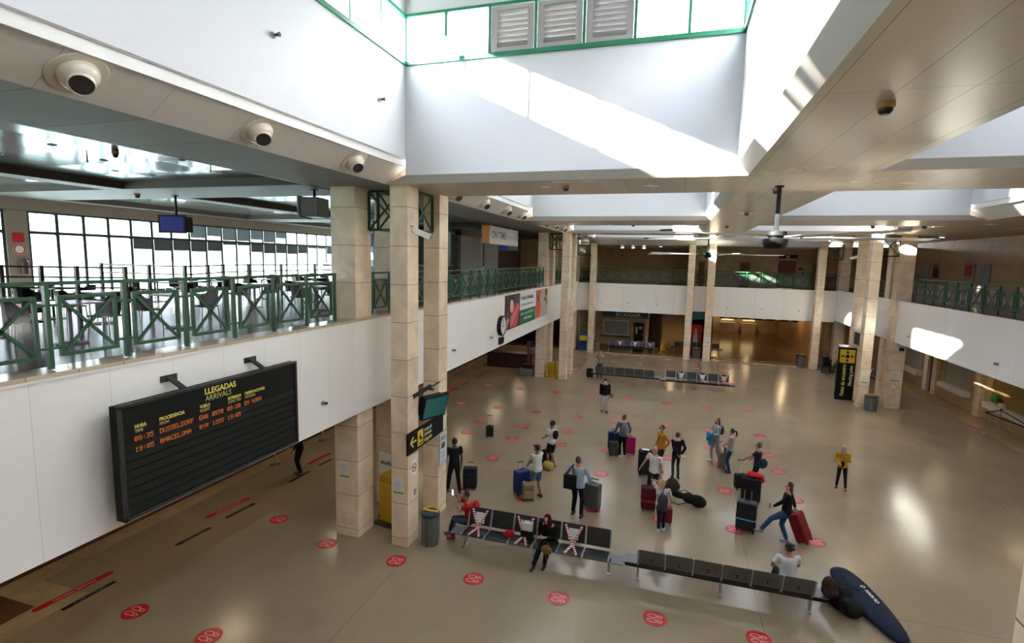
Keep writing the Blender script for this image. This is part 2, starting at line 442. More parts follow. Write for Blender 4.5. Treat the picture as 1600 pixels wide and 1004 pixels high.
def well(x0, x1, y0, y1, nozzle, detail=False, panes_y=9, panes_x=7):
    i = .14
    zi = 9.27; zs = 11.66; zw = 12.72; zt = 14.15  # zt: unseen roof line raised to keep the sun off the right wells
    XL, XR = x0+.22, x1-.22
    mb = MB(); bd = MB()
    if nozzle == 'L': XL = x0+.60
    if nozzle == 'R': XR = x1-.60
    Y0, Y1 = y0+i, y1-i+.15
    if y1 > 11 and y1 < 11.3: Y1 = 11.3
    t = .12
    Y1 = y1 - .15; Y0 = y0 + .15
    # walls below sills, strip above windows, roof
    for (za, zb) in ((zi, zs), (zw, zt)):
        mb.box(XL-t, XL, Y0-t, Y1+t, 9.63 if nozzle == 'L' and za == zi else za, zb); mb.box(XR, XR+t, Y0-t, Y1+t, 9.63 if nozzle == 'R' and za == zi else za, zb)
        mb.box(XL, XR, Y0-t, Y0, za, zb); mb.box(XL, XR, Y1, Y1+t, za, zb)
    st('wall_skylight', mb, M['well'])
    st('ceiling_skylight', MB().box(XL-t, XR+t, Y0-t, Y1+t, zt, zt+.1), M['well'])
    # vertical lips round the opening
    if nozzle != 'L': bd.add([(x0, y0, CZ), (x0, y1, CZ), (XL, Y1, zi), (XL, Y0, zi)], [(0, 1, 2, 3)])
    if nozzle != 'R': bd.add([(x1, y0, CZ), (x1, y1, CZ), (XR, Y1, zi), (XR, Y0, zi)], [(0, 3, 2, 1)])
    bd.add([(x0, y1, CZ), (x1, y1, CZ), (XR, Y1, zi), (XL, Y1, zi)], [(0, 1, 2, 3)])
    bd.add([(x0, y0, CZ), (x1, y0, CZ), (XR, Y0, zi), (XL, Y0, zi)], [(0, 3, 2, 1)])
    st('trim_skylight_lip', bd, M['band_plain'])
    if nozzle in 'LR':
        sg = 1 if nozzle == 'L' else -1
        xa = x0 if sg > 0 else x1
        xb = xa + sg*.54
        sb = MB().add([(xa, y0, CZ), (xa, y1, CZ), (xb, y1, 9.47), (xb, y0, 9.47)], [(0, 1, 2, 3)])
        st('trim_nozzle_fascia', sb, M['band'])
        tr = MB()
        tr.box(*sorted((xb-sg*.02, xb+sg*.03)), y0, y1, 9.46, 9.50)
        tr.box(*sorted((xb-sg*.05, xb+sg*.0)), y0, y1, 9.50, 9.62)
        tr.box(*sorted((xb-sg*.0, xb+sg*.04)), y0, y1, 9.62, 9.64)
        st('trim_nozzle_ledge', tr, M['white'])
        cp = MB()
        for yy in (y0, y1):
            cp.add([(xa, yy, CZ), (xb, yy, CZ), (xb, yy, 9.47)], [(0, 1, 2)])
        st('trim_nozzle_end', cp, M['marble'])
    # windows on the four sides
    def wrow(o, ux, length, n, lou, th):
        WN[0] += 1
        o = Vector(o); ux = Vector(ux); uz = Vector((0, 0, 1)); nn = ux.cross(uz)
        w = length/n; h = zw-zs
        root = empty('window_%d' % WN[0], o); root['kind'] = 'structure'
        fr = MB()
        def P(a, z): return ux*a + uz*z
        fr.bar(P(0, .035), P(length, .035), .09, .09); fr.bar(P(0, h-.03), P(length, h-.03), .09, .06)
        fr.build('window_frame', M['green_w'], root)
        ml = MB()
        for k in range(n+1):
            a = min(max(k*w, .03), length-.03)
            ml.bar(P(a, .07), P(a, h-.06), .06, .08, upv=nn)
        ml.build('mullion', M['green_w'], root)
        for k in range(n):
            if k in lou:
                if detail: louver(root, P(k*w+.02, .07), ux, uz, w-.04, h-.13)
                else:
                    b = MB(); b.bar(P(k*w+.03, h/2), P(k*w+w-.03, h/2), .04, h-.16); b.build('louver', M['louver'], root)
            elif k in (lou[0]-1, lou[-1]+1) or detail:
                g = MB(); a = P(k*w+.03, .07); b = P(k*w+w-.03, .07); c = P(k*w+w-.03, h-.06); d = P(k*w+.03, h-.06)
                g.quad(a, b, c, d); g.build('pane', M['pane'], root)
            else:
                g = MB(); a = P(k*w+.03, .07); b = P(k*w+w-.03, .07); c = P(k*w+w-.03, h-.06); d = P(k*w+.03, h-.06)
                g.quad(a, b, c, d); g.build('pane', M['pane'], root)
    ny = max(5, round((Y1-Y0)/1.06)); nx = max(5, round((XR-XL)/1.05))
    ly = [ny//2-1, ny//2, ny//2+1]; lx = [nx//2-1, nx//2, nx//2+1]
    wrow((XL, Y1, zs), (1, 0, 0), XR-XL, nx, lx, t)
    wrow((XL, Y0, zs), (1, 0, 0), XR-XL, nx, list(range(nx)) if detail else lx, t)  # detail well: unseen near row all louvred, added to block the sun
    ly2 = LY if detail else ly
    wrow((XL, Y0, zs), (0, 1, 0), Y1-Y0, ny, ly2, t)
    wrow((XR, Y0, zs), (0, 1, 0), Y1-Y0, ny, ly, t)
LY = [2, 3]
for k, w in enumerate(LW): well(*w, 'L', detail=(k == 1))
for w in RW: well(*w, 'R')

# ------------------------------------------------ columns
def column(x0, x1, y0, y1, label, z0=0, z1=CZ, group=None):
    o = MB().box(x0, x1, y0, y1, z0, z1).build('stone_column', M['marble'], bevel=.012)
    return tag(o, label, 'column', group)
SL = (-6.63, -6.15)
column(*SL, 11.32, 11.88, 'slender beige marble column behind the waste bin, nearest of all')
column(*SL, 13.1, 13.66, 'slender beige marble column at the far end of the black arrivals direction sign')
column(-8.29, -7.59, 11.3, 12.02, 'wide beige marble column right of the departure board, under the white fascia', 0, CZ)
column(-8.29, -7.59, 13.3, 14.02, 'wide beige marble column standing behind the yellow and white poster stand')
column(*SL, 31.55, 32.1, 'slender beige marble column near the yellow folded barriers, in front of the white fascia')
column(*SL, 33.3, 33.85, 'slender beige marble column just behind the one by the yellow barriers')
column(-8.2, -7.59, 31.75, 32.4, 'wide beige marble column with a paper notice, left of the yellow barriers')
column(-8.2, -7.59, 33.4, 34.05, 'wide beige marble column behind the yellow folded barriers')
column(-6.49, -6.01, 41.9, 42.42, 'slender marble column at the far left corner beside a waste bin')
column(.93, 1.42, 41.9, 42.42, 'left slender marble column of the far pair beside the red drinks machine')
column(2.35, 2.87, 41.9, 42.42, 'right slender marble column of the far pair beside the red drinks machine')
column(9.66, 10.16, 41.9, 42.42, 'slender marble column at the far right corner in front of the wheelchairs')
column(9.62, 10.1, 31.35, 31.9, 'slender marble column right behind the meeting point pillar')
column(9.62, 10.1, 33.1, 33.65, 'slender marble column half hidden behind the meeting point pillar')
column(11.0, 11.7, 31.75, 32.4, 'wide marble column right of the meeting point pillar with a sanitiser dispenser', 0, CZ)
column(11.24, 11.9, 33.4, 34.05, 'wide marble column behind the one with the sanitiser dispenser')
column(11.24, 11.9, 42.7, 43.3, 'wide marble column in the far right corner under the gallery')
column(-8.2, -7.59, 42.7, 43.3, 'wide marble column in the far left corner behind the blue machine')
nc = ray(1588, 940)
xx = nc.x/nc.y*2.85
column(xx, xx+.5, 2.3, 2.85, 'marble column cut off by the right edge of the photo at the bottom')

# green lattice braces between the column heads
def lattice(a, b, z0, z1, label, bays=1):
    a = Vector(a); b = Vector(b)
    root = empty('steel_lattice', ((a+b)/2).to_tuple()[:2] + (z0,), 0, label, 'lattice brace', 'green lattice braces between column heads')
    o = Vector(root.location)
    fr = MB(); dg = MB()
    def P(p, z): return Vector((p.x, p.y, z)) - o
    fr.bar(P(a, z0), P(b, z0), .06); fr.bar(P(a, z1), P(b, z1), .06)
    for k in range(bays+1):
        q = a.lerp(b, k/bays); fr.bar(P(q, z0), P(q, z1), .06)
    for k in range(bays):
        q = a.lerp(b, k/bays); r = a.lerp(b, (k+1)/bays)
        dg.bar(P(q, z0), P(r, z1), .04); dg.bar(P(q, z1), P(r, z0), .04)
    fr.build('lattice_frame', M['green'], root); dg.build('diagonal_bar', M['green'], root)
LAT = 'green steel lattice brace at the ceiling '
lattice((-7.56, 11.9, 0), (-6.66, 11.9, 0), 8.08, 9.04, LAT+'between the two nearest front and rear columns')
lattice((-7.3, 11.9, 0), (-7.3, 13.2, 0), 8.08, 9.04, LAT+'running back behind the nearest slender column')
lattice((-6.35, 11.92, 0), (-6.35, 13.06, 0), 8.08, 9.04, LAT+'between the two nearest slender columns')
lattice((-7.56, 32.2, 0), (-6.66, 32.2, 0), 8.08, 9.04, LAT+'above the yellow barriers')
lattice((-7.4, 32.2, 0), (-7.4, 33.4, 0), 8.08, 9.04, LAT+'running back above the yellow barriers')
lattice((-6.4, 33.9, 0), (-6.4, 35., 0), 8.08, 9.04, LAT+'behind the slender column by the yellow barriers')
lattice((-7.56, 42.2, 0), (-6.5, 42.2, 0), 7.9, 8.9, LAT+'in the far left corner')
lattice((1.44, 42.2, 0), (2.33, 42.2, 0), 7.9, 8.72, LAT+'between the far pair of columns')
lattice((10.18, 42.2, 0), (11.2, 42.2, 0), 7.9, 8.9, LAT+'in the far right corner')
lattice((10.12, 31.9, 0), (11.0, 31.9, 0), 8.0, 9.04, LAT+'above the meeting point pillar')

# ------------------------------------------------ railings
def rail_proto():
    p = MB().box(-.028, .028, -.028, .028, 0, 1.11).build('post', M['green'])
    f = MB()
    a, b, c, d = .14, .86, .17, .93
    for q in (((0, a, c), (0, b, c)), ((0, a, d), (0, b, d)), ((0, a, c-.02), (0, a, d+.02)), ((0, b, c-.02), (0, b, d+.02))):
        f.bar(*q, .045)
    f.bar((0, a, c), (0, b, d), .03, .04); f.bar((0, a, d), (0, b, c), .03, .04)
    for z in (.27, .83):
        f.bar((0, .02, z), (0, a, z), .03); f.bar((0, b, z), (0, .98, z), .03)
    f = f.build('crossed_panel', M['green'])
    g = MB().quad((-.02, a, c), (-.02, b, c), (-.02, b, d), (-.02, a, d)).build('glass_pane', M['pane_smoke'])
    g.parent = f
    return p, f
RP, RF = rail_proto()
first_rail = [True]
def railing(a, b, z, label, glass_=True):
    a = Vector((*a, z)); b = Vector((*b, z)); L = (b-a).length; n = max(1, round(L)); s = L/n
    ang = math.atan2(-(b-a).x, (b-a).y)
    root = empty('railing', a, ang, label, 'railing')
    MB().box(-.03, .03, -.03, L+.03, 1.09, 1.14).build('handrail', M['green'], root)
    for k in range(n+1):
        if first_rail[0]: p, f = RP, RF; first_rail[0] = False; p.parent = root; f.parent = root
        else:
            p = RP.copy(); COL.objects.link(p); p.parent = root
            if k < n:
                f = RF.copy(); COL.objects.link(f); f.parent = root
                g = RF.children[0].copy(); COL.objects.link(g); g.parent = f
        p.location = (0, k*s, 0)
        if k < n: f.location = (0, k*s, 0); f.scale = (1, s, 1)
    return root
RZ = 5.85
railing((-7.7, .63), (-7.7, 10.6), RZ, 'green steel gallery railing with crossed panels above the arrivals board')
railing((-7.7, 12.2), (-7.7, 13.1), RZ, 'short green railing between the two nearest wide columns')
railing((-7.7, 14.3), (-7.7, 31.3), RZ, 'green gallery railing above the clock and the banner')
railing((-7.7, 34.3), (-7.7, 41.3), RZ, 'green gallery railing beyond the column pair by the yellow barriers')
railing((-7.35, 42.9), (-6.6, 42.9), RZ-.12, 'short green railing in the far left corner of the gallery')
railing((-5.9, 42.9), (.8, 42.9), RZ-.12, 'green gallery railing across the far wall, left run with spotlights behind')
railing((1.5, 42.9), (2.3, 42.9), RZ-.12, 'short green railing between the far pair of columns')
railing((3.0, 42.9), (9.5, 42.9), RZ-.12, 'green gallery railing across the far wall, right run in front of the brown doors')
railing((10.25, 42.9), (11.05, 42.9), RZ-.12, 'short green railing in the far right corner of the gallery')
railing((11.4, 14.5), (11.4, 30.6), RZ-.1, 'green gallery railing on the right above the sunlit white fascia')
railing((11.4, 34.5), (11.4, 37.5), RZ-.1, 'short green railing on the right seen between the columns')

# ------------------------------------------------ cafe window wall
WX = -21.3
def cafe_windows():
    WN[0] += 1
    root = empty('window_%d' % WN[0], (WX, 0, 0)); root['kind'] = 'structure'
    ym = [12.39+.893*k for k in range(25)]
    ys2 = [11.7-.893*k for k in range(22)]
    fr = MB(); pane = MB()
    for y in ym+ys2: fr.box(-.05, .05, y-.055, y+.055, 5.73, 8.69)
    for z in (5.78, 7.97, 8.68): fr.box(-.04, .04, -8, 34, z-.05, z+.05)
    fr.build('window_frame', M['dark_frame'], root)
    MB().quad((0, -8, 5.75), (0, 34, 5.75), (0, 34, 8.68), (0, -8, 8.68)).build('pane', M['pane_cafe'], root)
    sc = MB(); up_ = MB()
    for k in range(24):
        y = ym[k]
        if k >= 4: sc.box(.06, .075, y+.06, y+.84, (7.45, 7.5, 7.82, 7.82, 7.5, 7.45, 7.48)[k % 7], 7.93)
        if 7 <= k <= 13: up_.box(.06, .075, y+.06, y+.84, (8.08, 8.2, 8.04, 8.04, 8.15, 8.04, 8.3)[k % 7], 8.63)
    up_.build('upper_blind', M['blind_light'], root)
    sc.build('roller_blind', M['blind'], root)
M['blind'] = mat('grey_mesh_blind', (.07, .09, .095), .6)
M['blind_light'] = glass('pale_mesh_blind', (.45, .52, .55), .22, .6)
cafe_windows()
st('wall_left_upper', MB().box(WX-.1, WX+.1, 11.73, 12.36, 5.73, 8.69).box(WX-.1, WX+.1, YN, 48, 8.7, 9.35).box(WX-.1, WX+.1, YN, -8, 5.5, 8.7).box(WX-.1, WX+.1, 34, 53, 5.5, 9.35), mat('grey_beige_wall', (.26, .235, .19), .4, noise=.1, nscale=1))
st('ground_outside', MB().box(-220, -22, -150, 250, 2.0, 2.1), mat('hazy_ground', (.16, .21, .20), .9, noise=.25, nscale=.08))
# ================================================================== THINGS
# ------------------------------------------------ departure board
def board():
    X = -7.12; y0, y1, z0, z1 = 5.0, 8.52, 3.64, 5.29
    root = empty('arrivals_board', (X, (y0+y1)/2, z0), 0, 'large black arrivals board with yellow and orange lettering on the white fascia', 'information board')
    o = Vector(root.location)
    def L(*a): return [a[0]-o.x, a[1]-o.x, a[2]-o.y, a[3]-o.y, a[4]-o.z, a[5]-o.z]
    MB().box(*L(X-.16, X-.02, y0, y1, z0, z1)).build('casing', M['board'], root, bevel=.01)
    MB().box(*L(X-.02, X+.02, y0, y1, z1-.03, z1+.012)).box(*L(X-.02, X+.02, y0, y0+.05, z0, z1)).box(*L(X-.02, X+.02, y1-.05, y1, z0, z1)).box(*L(X-.02, X+.02, y0, y1, z0, z0+.05)).build('frame', M['dark_metal'], root)
    MB().box(*L(X-.02, X-.012, y0+.05, y1-.05, z1-.56, z1-.03)).build('header_panel', M['board'], root)
    n = 8; h = (z1-.56-z0-.05)/n
    for k in range(n):
        z = z0+.05+k*h
        s = MB()
        vs = [(X-.02, y0+.05, z), (X+.0, y0+.05, z+.02), (X-.012, y0+.05, z+h), (X-.02, y1-.05, z), (X+.0, y1-.05, z+.02), (X-.012, y1-.05, z+h)]
        s.add([(a-o.x, b-o.y, c-o.z) for a, b, c in vs], [(0, 1, 2), (3, 5, 4), (0, 3, 4, 1), (1, 4, 5, 2), (0, 2, 5, 3)])
        s.build('flap_row', M['board_slot'], root)
    # brackets up on the fascia
    for yy in (6.1, 7.75):
        MB().bar((X-.09-o.x, yy-o.y, z1-o.z), (FX+.02-o.x, yy-.02-o.y, z1+.16-o.z), .10, .03).box(*L(FX+.0, FX+.02, yy-.16, yy+.12, z1+.10, z1+.2)).build('bracket', M['dark_metal'], root)
    T = lambda s, y, z, sz, m, **k: text(s, sz, (X+.004, y, z), (0, 1, 0), (0, 0, 1), m, root, **k)
    T('LLEGADAS', 6.38, 5.135, .135, M['yellow_t'], bold=.004, name='title_lettering', sx=.98)
    T('ARRIVALS', 6.39, 5.02, .13, M['pale_yellow'], name='title_lettering', sx=.92)
    for s1, s2, y, z in (('HORA', 'TIME', 5.22, 4.93), ('PROCEDENCIA', 'FROM', 5.59, 4.93), ('VUELO', 'FLIGHT', 6.28, 4.93), ('ESTIMADA', 'EXPECTED', 6.83, 4.93), ('OBSERVACIONES', 'REMARKS', 7.19, 4.93)):
        T(s1, y, z, .072, M['yellow_t'], bold=.002, name='column_heading', sx=.85)
        T(s2, y, z-.065, .068, M['pale_yellow'], name='column_heading', sx=.85)
    F57 = {'0': '01110100011001110101110011000101110', '1': '00100011000010000100001000010001110', '2': '01110100010000100110010001000011111',
           '3': '11110000010000101110000010000111110', '5': '11111100001111000001000011000101110', '7': '11111000010001000100010000100001000',
           '8': '01110100011000101110100011000101110', '9': '01110100011000101111000011000101110', ':': '00000001000010000000001000010000000',
           'A': '01110100011000111111100011000110001', 'B': '11110100011000111110100011000111110', 'C': '01111100001000010000100001000001111',
           'D': '11110100011000110001100011000111110', 'E': '11111100001000011110100001000011111', 'F': '11111100001000011110100001000010000',
           'G': '01111100001000010111100011000101111', 'H': '10001100011000111111100011000110001', 'L': '10000100001000010000100001000011111',
           'N': '10001110011010110011100011000110001', 'O': '01110100011000110001100011000101110', 'R': '11110100011000111110101001001010001',
           'S': '01111100001000001110000010000111110', 'U': '10001100011000110001100011000101110', 'W': '10001100011000110101101011101110001',
           'Y': '10001100010101000100001000010000100', ' ': '0'*35}
    def led_text(s, y, z):
        b = MB(); p = .0098
        for i, chh in enumerate(s):
            g_ = F57[chh]
            for r_ in range(7):
                for q in range(5):
                    if g_[r_*5+q] == '1':
                        yy = y + (i*5.9+q)*p - o.y; zz = z + (6-r_)*p*1.05 - o.z
                        b.box(X+.003-o.x, X+.006-o.x, yy, yy+p*.8, zz, zz+p*.85)
        b.build('led_lettering', M['orange_led'], root)
    def led(s, y, z):
        led_text(s, y, z)
    for z, row in ((4.745, (('09:35', 5.21), ('DUSSELDORF', 5.59), ('EWG', 6.26), ('9570', 6.50), ('09:20', 6.81), ('EN HORA', 7.18))),
                   (4.59, (('19:05', 5.21), ('BARCELONA', 5.59), ('RYR', 6.26), ('1283', 6.50), ('19:05', 6.81)))):
        for s, y in row: led(s, y, z)
board()

def strokes(parent, loc, xd, yd, length, h, material, seed=1, name='printed_line'):
    '''a line of print too small to read: short upright strokes grouped as words; loc in the parent's own space'''
    rn = random.Random(seed); X = Vector(xd); Y = Vector(yd); Z = X.cross(Y); o = Vector(loc); b = MB(); t = 0
    while t < length:
        for k in range(rn.randint(3, 8)):
            if t > length: break
            hh = h*rn.choice((.6, .6, 1.0, .75)); w_ = h*.16
            p = [o+X*(t+dx)+Y*dy+Z*dz for dz in (0, .003) for dy in (0, hh) for dx in (0, w_)]
            b.add(p, [(0, 2, 3, 1), (4, 5, 7, 6), (0, 1, 5, 4), (2, 6, 7, 3), (0, 4, 6, 2), (1, 3, 7, 5)])
            if rn.random() > .3:
                yy = rn.choice((0, hh*.5, hh*.8)); p = [o+X*(t+dx)+Y*dy+Z*dz for dz in (0, .003) for dy in (yy, yy+h*.15) for dx in (0, h*.42)]
                b.add(p, [(0, 2, 3, 1), (4, 5, 7, 6), (0, 1, 5, 4), (2, 6, 7, 3), (0, 4, 6, 2), (1, 3, 7, 5)])
            t += h*.6
        t += h*.5
    return b.build(name, material, parent)

def sign_on_x(X, y0, y1, z0, z1, material, name, label, cat, th=.015, parent=None, sgn=1):
    root = empty(name, (X, (y0+y1)/2, z0), 0, label, cat)
    MB().box(*sorted((0, sgn*th)), -(y1-y0)/2, (y1-y0)/2, 0, z1-z0).build('panel', material, root)
    return root
def sign_on_y(Y, x0, x1, z0, z1, material, name, label, cat, th=.015):
    root = empty(name, ((x0+x1)/2, Y, z0), 0, label, cat)
    MB().box(-(x1-x0)/2, (x1-x0)/2, -th, 0, 0, z1-z0).build('panel', material, root)
    return root
def WX_(root, name, X, y, z, s, size, material, **k):
    return text(s, size, (X, y, z), (0, 1, 0), (0, 0, 1), material, root, name=name, **k)

# ------------------------------------------------ banner (three pictures) and clock
bn = empty('advertising_banner', (FX+.0, 27.3, 4.05), 0, 'long printed banner of a red fan, text and food on the white fascia', 'banner')
by0, by1, bz0, bz1 = 23.1, 31.6, 4.05, 5.72
def bq(name, ya, yb, za, zb, m, dx=.02):
    return MB().box(0, dx, ya-27.3, yb-27.3, za-4.05, zb-4.05).build(name, m, bn)
bq('left_picture', by0, 25.55, bz0, bz1, mat('banner_dark', (.035, .025, .025), .5))
bq('text_field', 25.55, 28.7, 4.82, bz1, mat('banner_white', (.62, .63, .66), .5))
bq('green_field', 25.55, 28.7, bz0, 4.82, mat('banner_green', (.01, .14, .06), .5))
bq('right_picture', 28.7, by1, bz0, bz1, mat('banner_grey', (.42, .36, .29), .5))
def blob2(name, pts, m, X=.026):
    MB().prism([(a-27.3, b-4.05) for a, b in pts], 0.02, X, lambda u, v, h: (h, u, v)).build(name, m, bn)
SK = mat('banner_skin', (.62, .36, .27), .5)
blob2('printed_face', [(24.0, 5.5), (24.35, 5.42), (24.5, 5.2), (24.42, 4.95), (24.2, 4.82), (23.95, 4.9), (23.82, 5.15), (23.85, 5.38)], SK)
blob2('printed_arm', [(23.2, 4.1), (23.3, 4.5), (23.6, 4.62), (23.75, 4.5), (23.6, 4.4), (23.45, 4.1)], SK)
blob2('printed_fan', [(24.0, 4.1), (25.1, 4.12), (25.45, 5.1), (25.2, 5.25), (24.9, 5.22), (24.6, 5.05), (24.3, 4.85), (24.1, 4.7), (23.8, 4.5)], mat('banner_red', (.62, .05, .07), .5))
fl = MB()
for k in range(5):
    a = (23.95+.05*k, 4.15+.02*k); b = (24.15+.26*k, 4.66+.11*k)
    fl.bar((.03, a[0]-27.3, a[1]-4.05), (.03, b[0]-27.3, b[1]-4.05), .02, .035)
fl.build('printed_fan_rib', SK, bn)
blob2('printed_hair', [(23.85, 5.38), (24.0, 5.5), (24.35, 5.45), (24.55, 5.25), (24.6, 5.35), (24.4, 5.6), (24.0, 5.62), (23.75, 5.45), (23.7, 5.1), (23.82, 5.1)], M['black'], .03)
RD = mat('banner_tomato', (.52, .06, .02), .5)
blob2('printed_tomato', [(28.8, 5.65), (29.8, 5.68), (29.9, 5.3), (29.6, 5.1), (29.3, 5.2)], RD)
blob2('printed_ham', [(28.8, 4.1), (29.7, 4.15), (29.9, 4.6), (29.8, 5.0), (29.4, 5.05), (28.85, 5.3), (28.8, 4.7)], RD)
blob2('printed_leaf', [(28.85, 5.3), (29.5, 5.0), (29.6, 5.1), (28.95, 5.55)], mat('banner_brown', (.12, .03, .02), .5), .03)
blob2('printed_bottle', [(30.7, 5.0), (31.1, 4.95), (31.5, 4.6), (31.5, 5.0), (31.2, 5.2), (30.8, 5.2)], mat('banner_olive', (.18, .15, .03), .5), .03)
blob2('printed_olive', [(31.1, 5.25), (31.5, 5.3), (31.5, 5.65), (31.0, 5.66), (30.9, 5.45)], mat('banner_dark_olive', (.08, .07, .02), .5), .03)
text('A taste of Andalusia', .30, (FX+.022, 25.75, 5.34), (0, 1, 0), (0, 0, 1), M['black'], bn, sx=1.0, bold=.004)
strokes(bn, (.021, 25.75-27.3, 5.02-4.05), (0, 1, 0), (0, 0, 1), 2.7, .14, M['black'], 3)
strokes(bn, (.021, 25.72-27.3, 4.55-4.05), (0, 1, 0), (0, 0, 1), 2.7, .15, M['paper'], 5)
strokes(bn, (.021, 26.35-27.3, 4.28-4.05), (0, 1, 0), (0, 0, 1), 1.5, .15, M['paper'], 6)
ck = empty('wall_clock', (FX, 22.45, 4.4), 0, 'round white analogue clock with a black rim on the white fascia', 'clock')
MB().lathe([(.44, 0), (.46, .05), (.46, .17), (.41, .19), (.41, .15)], (0, 0, 0), 32, 'x').build('rim', M['black'], ck, smooth=False)
MB().lathe([(.01, .152), (.41, .152), (.41, .16), (.01, .16)], (0, 0, 0), 32, 'x').build('dial', M['paper'], ck)
hd = MB().bar((.17, 0, -.03), (.17, -.22, .0), .01, .03).bar((.17, 0, -.05), (.17, .01, .33), .01, .02)
hd.build('clock_hand', M['black'], ck)
tk = MB()
for k in range(12):
    a = k*PI/6; tk.bar((.165, .33*math.sin(a), .33*math.cos(a)), (.165, .38*math.sin(a), .38*math.cos(a)), .008, .018)
tk.build('hour_mark', M['black'], ck)
tag(MB().box(FX, FX+.1, 22.25, 22.8, 3.55, 3.86).build('speaker_box', M['board'], bevel=.01), 'small dark brown box mounted below the round clock', 'box')

# small sprinkler heads on the fascias and the skylight wall
def nub(loc, d, label):
    root = empty('sprinkler', loc, 0, label, 'sprinkler')
    d = Vector(d); a = Vector((0, 0, 0))
    MB().tube([a, a+d*.05], .045, 12).build('rosette', M['steel'], root)
    MB().tube([a+d*.05, a+d*.11], .02, 8).tube([a+d*.11, a+d*.13], .035, 8).build('nozzle', M['dark_metal'], root)
nub((FX, 9.8, 4.07), (1, 0, 0), 'small dark sprinkler on the white fascia right of the arrivals board')
nub((FX, 17.1, 4.12), (1, 0, 0), 'small dark sprinkler on the white fascia, first one right of the near columns')
nub((FX, 21.1, 4.04), (1, 0, 0), 'small dark sprinkler on the white fascia just left of the clock')
nub((-6.03, 6.9, 10.7), (1, 0, 0), 'small sprinkler high on the white skylight wall, the left one')
nub((-6.03, 9.9, 10.62), (1, 0, 0), 'small sprinkler high on the white skylight wall, near the corner')
for i, xx in enumerate((-5.6, -3.5, -1.2, 3.9, 6.3, 8.8)):
    nub((xx, FY, 4.15), (0, -1, 0), 'small sprinkler on the far white fascia, %s from the left' % ('first', 'second', 'third', 'fourth', 'fifth', 'sixth')[i])
nub((RX, 22.6, 4.1), (-1, 0, 0), 'small sprinkler on the right white fascia beside the sun patch')
nub((RX, 29.9, 4.1), (-1, 0, 0), 'small sprinkler on the right white fascia near the meeting point')

# ------------------------------------------------ air nozzles on the sloped fascia
def air_nozzle(loc, ndir, label):
    n = Vector(ndir).normalized()
    root = empty('air_nozzle', loc, 0, label, 'air nozzle', 'round air nozzles along the sloped fascia')
    z = n; x = Vector((0, 1, 0)); y = z.cross(x)
    R = Matrix((x, y, z)).transposed()
    def tr(mb):
        mb.v = [tuple(R @ Vector(p)) for p in mb.v]; return mb
    tr(MB().lathe([(.30, 0), (.30, .012), (.285, .02), (.20, .02), (.20, 0)], n=40)).build('flange', M['nozzle'], root, smooth=False)
    prof = [(.205*math.cos(a), .02+.16*math.sin(a)) for a in [i*PI/2/8*.8 for i in range(9)]]
    tr(MB().lathe([(.215, .0)]+prof, n=40)).build('dome', M['nozzle'], root, smooth=True)
    # tilted spout
    d = (R.inverted() @ Vector((.55*(1 if n.x > 0 else -1), -.35, -.55))).normalized()
    a = Vector((0, 0, .09)); rings = []
    xx = d.cross(Vector((0, 1, 0))).normalized(); yy = d.cross(xx)
    for (t, r) in ((0, .13), (.13, .125), (.135, .115), (.02, .10)):
        rings.append([a + d*t + (xx*math.cos(2*PI*k/28)+yy*math.sin(2*PI*k/28))*r for k in range(28)])
    tr(MB().ring_loft(rings, False)).build('spout', M['nozzle'], root, smooth=True)
    b = a + d*.12
    tr(MB().ring_loft([[b+(xx*math.cos(2*PI*k/28)+yy*math.sin(2*PI*k/28))*r for k in range(28)] for r in (.001, .105)], False)).build('dark_duct_disc', M['spout_shade'], root)  # flat dark disc near the mouth paints the shade inside the spout
ORD = ['first', 'second', 'third', 'fourth', 'fifth', 'sixth', 'seventh', 'eighth', 'ninth', 'tenth', 'eleventh', 'twelfth']
nz_y = [4.27, 6.88, 9.42, 14.6, 17.0, 19.5, 21.6, 25.8, 28., 30.3, 35., 37.4, 39.6]
for i, y in enumerate(nz_y):
    bay = 'above the arrivals board' if y < 11.2 else 'in the second skylight bay' if y < 22.4 else 'in the third skylight bay' if y < 32 else 'in the farthest skylight bay'
    k = i if i < 3 else i-3 if i < 7 else i-7 if i < 10 else i-10
    air_nozzle((-6.63+.30, y, CZ+.21), (.37, 0, -.54), 'cream round air nozzle %s, %s from the camera' % (bay, ORD[k]))
for i, y in enumerate((26.2, 28.6, 31., 35.2, 37.6, 40.)):
    bay = 'in the third bay' if y < 32 else 'in the farthest bay'
    air_nozzle((10.19-.27, y, CZ+.185), (-.37, 0, -.54), 'cream round air nozzle on the right side %s, %s from the camera' % (bay, ORD[i % 3]))

# ------------------------------------------------ ceiling detectors and lamps
def detector(x, y, label, z=CZ, r=.085):
    root = empty('smoke_detector', (x, y, z), 0, label, 'smoke detector')
    MB().lathe([(r, -.0), (r, -.05), (r*.92, -.06)], n=24).build('base', mat('aged_cream', (.38, .25, .09), .5) if 'aged_cream' not in bpy.data.materials else bpy.data.materials['aged_cream'], root)
    MB().lathe([(r*.8, -.06), (r*.8, -.09), (r*.5, -.12)], n=24).build('sensor', M['dark_metal'], root)
detector(1.99, 6.53, 'round smoke detector on the cream ceiling right of the big skylight')
detector(-2.49, 12.0, 'small smoke detector under the first cross beam')
detector(2.05, 13.1, 'smoke detector beside the mount of the nearest ceiling fan')
detector(2.11, 18.7, 'smoke detector on the cream ceiling left of the nearest fan rod')
detector(2.07, 25.1, 'dark smoke detector on the cream ceiling, second beyond the fan')
detector(2.13, 31.9, 'smoke detector on the cream ceiling, third beyond the fan')
detector(7.6, 25., 'smoke detector under the right cross beam')
detector(-1.9, 24.2, 'smoke detector under the second cross beam')
detector(-15.9+.4, 11.9, 'smoke detector on the frame of the tiled gallery ceiling')
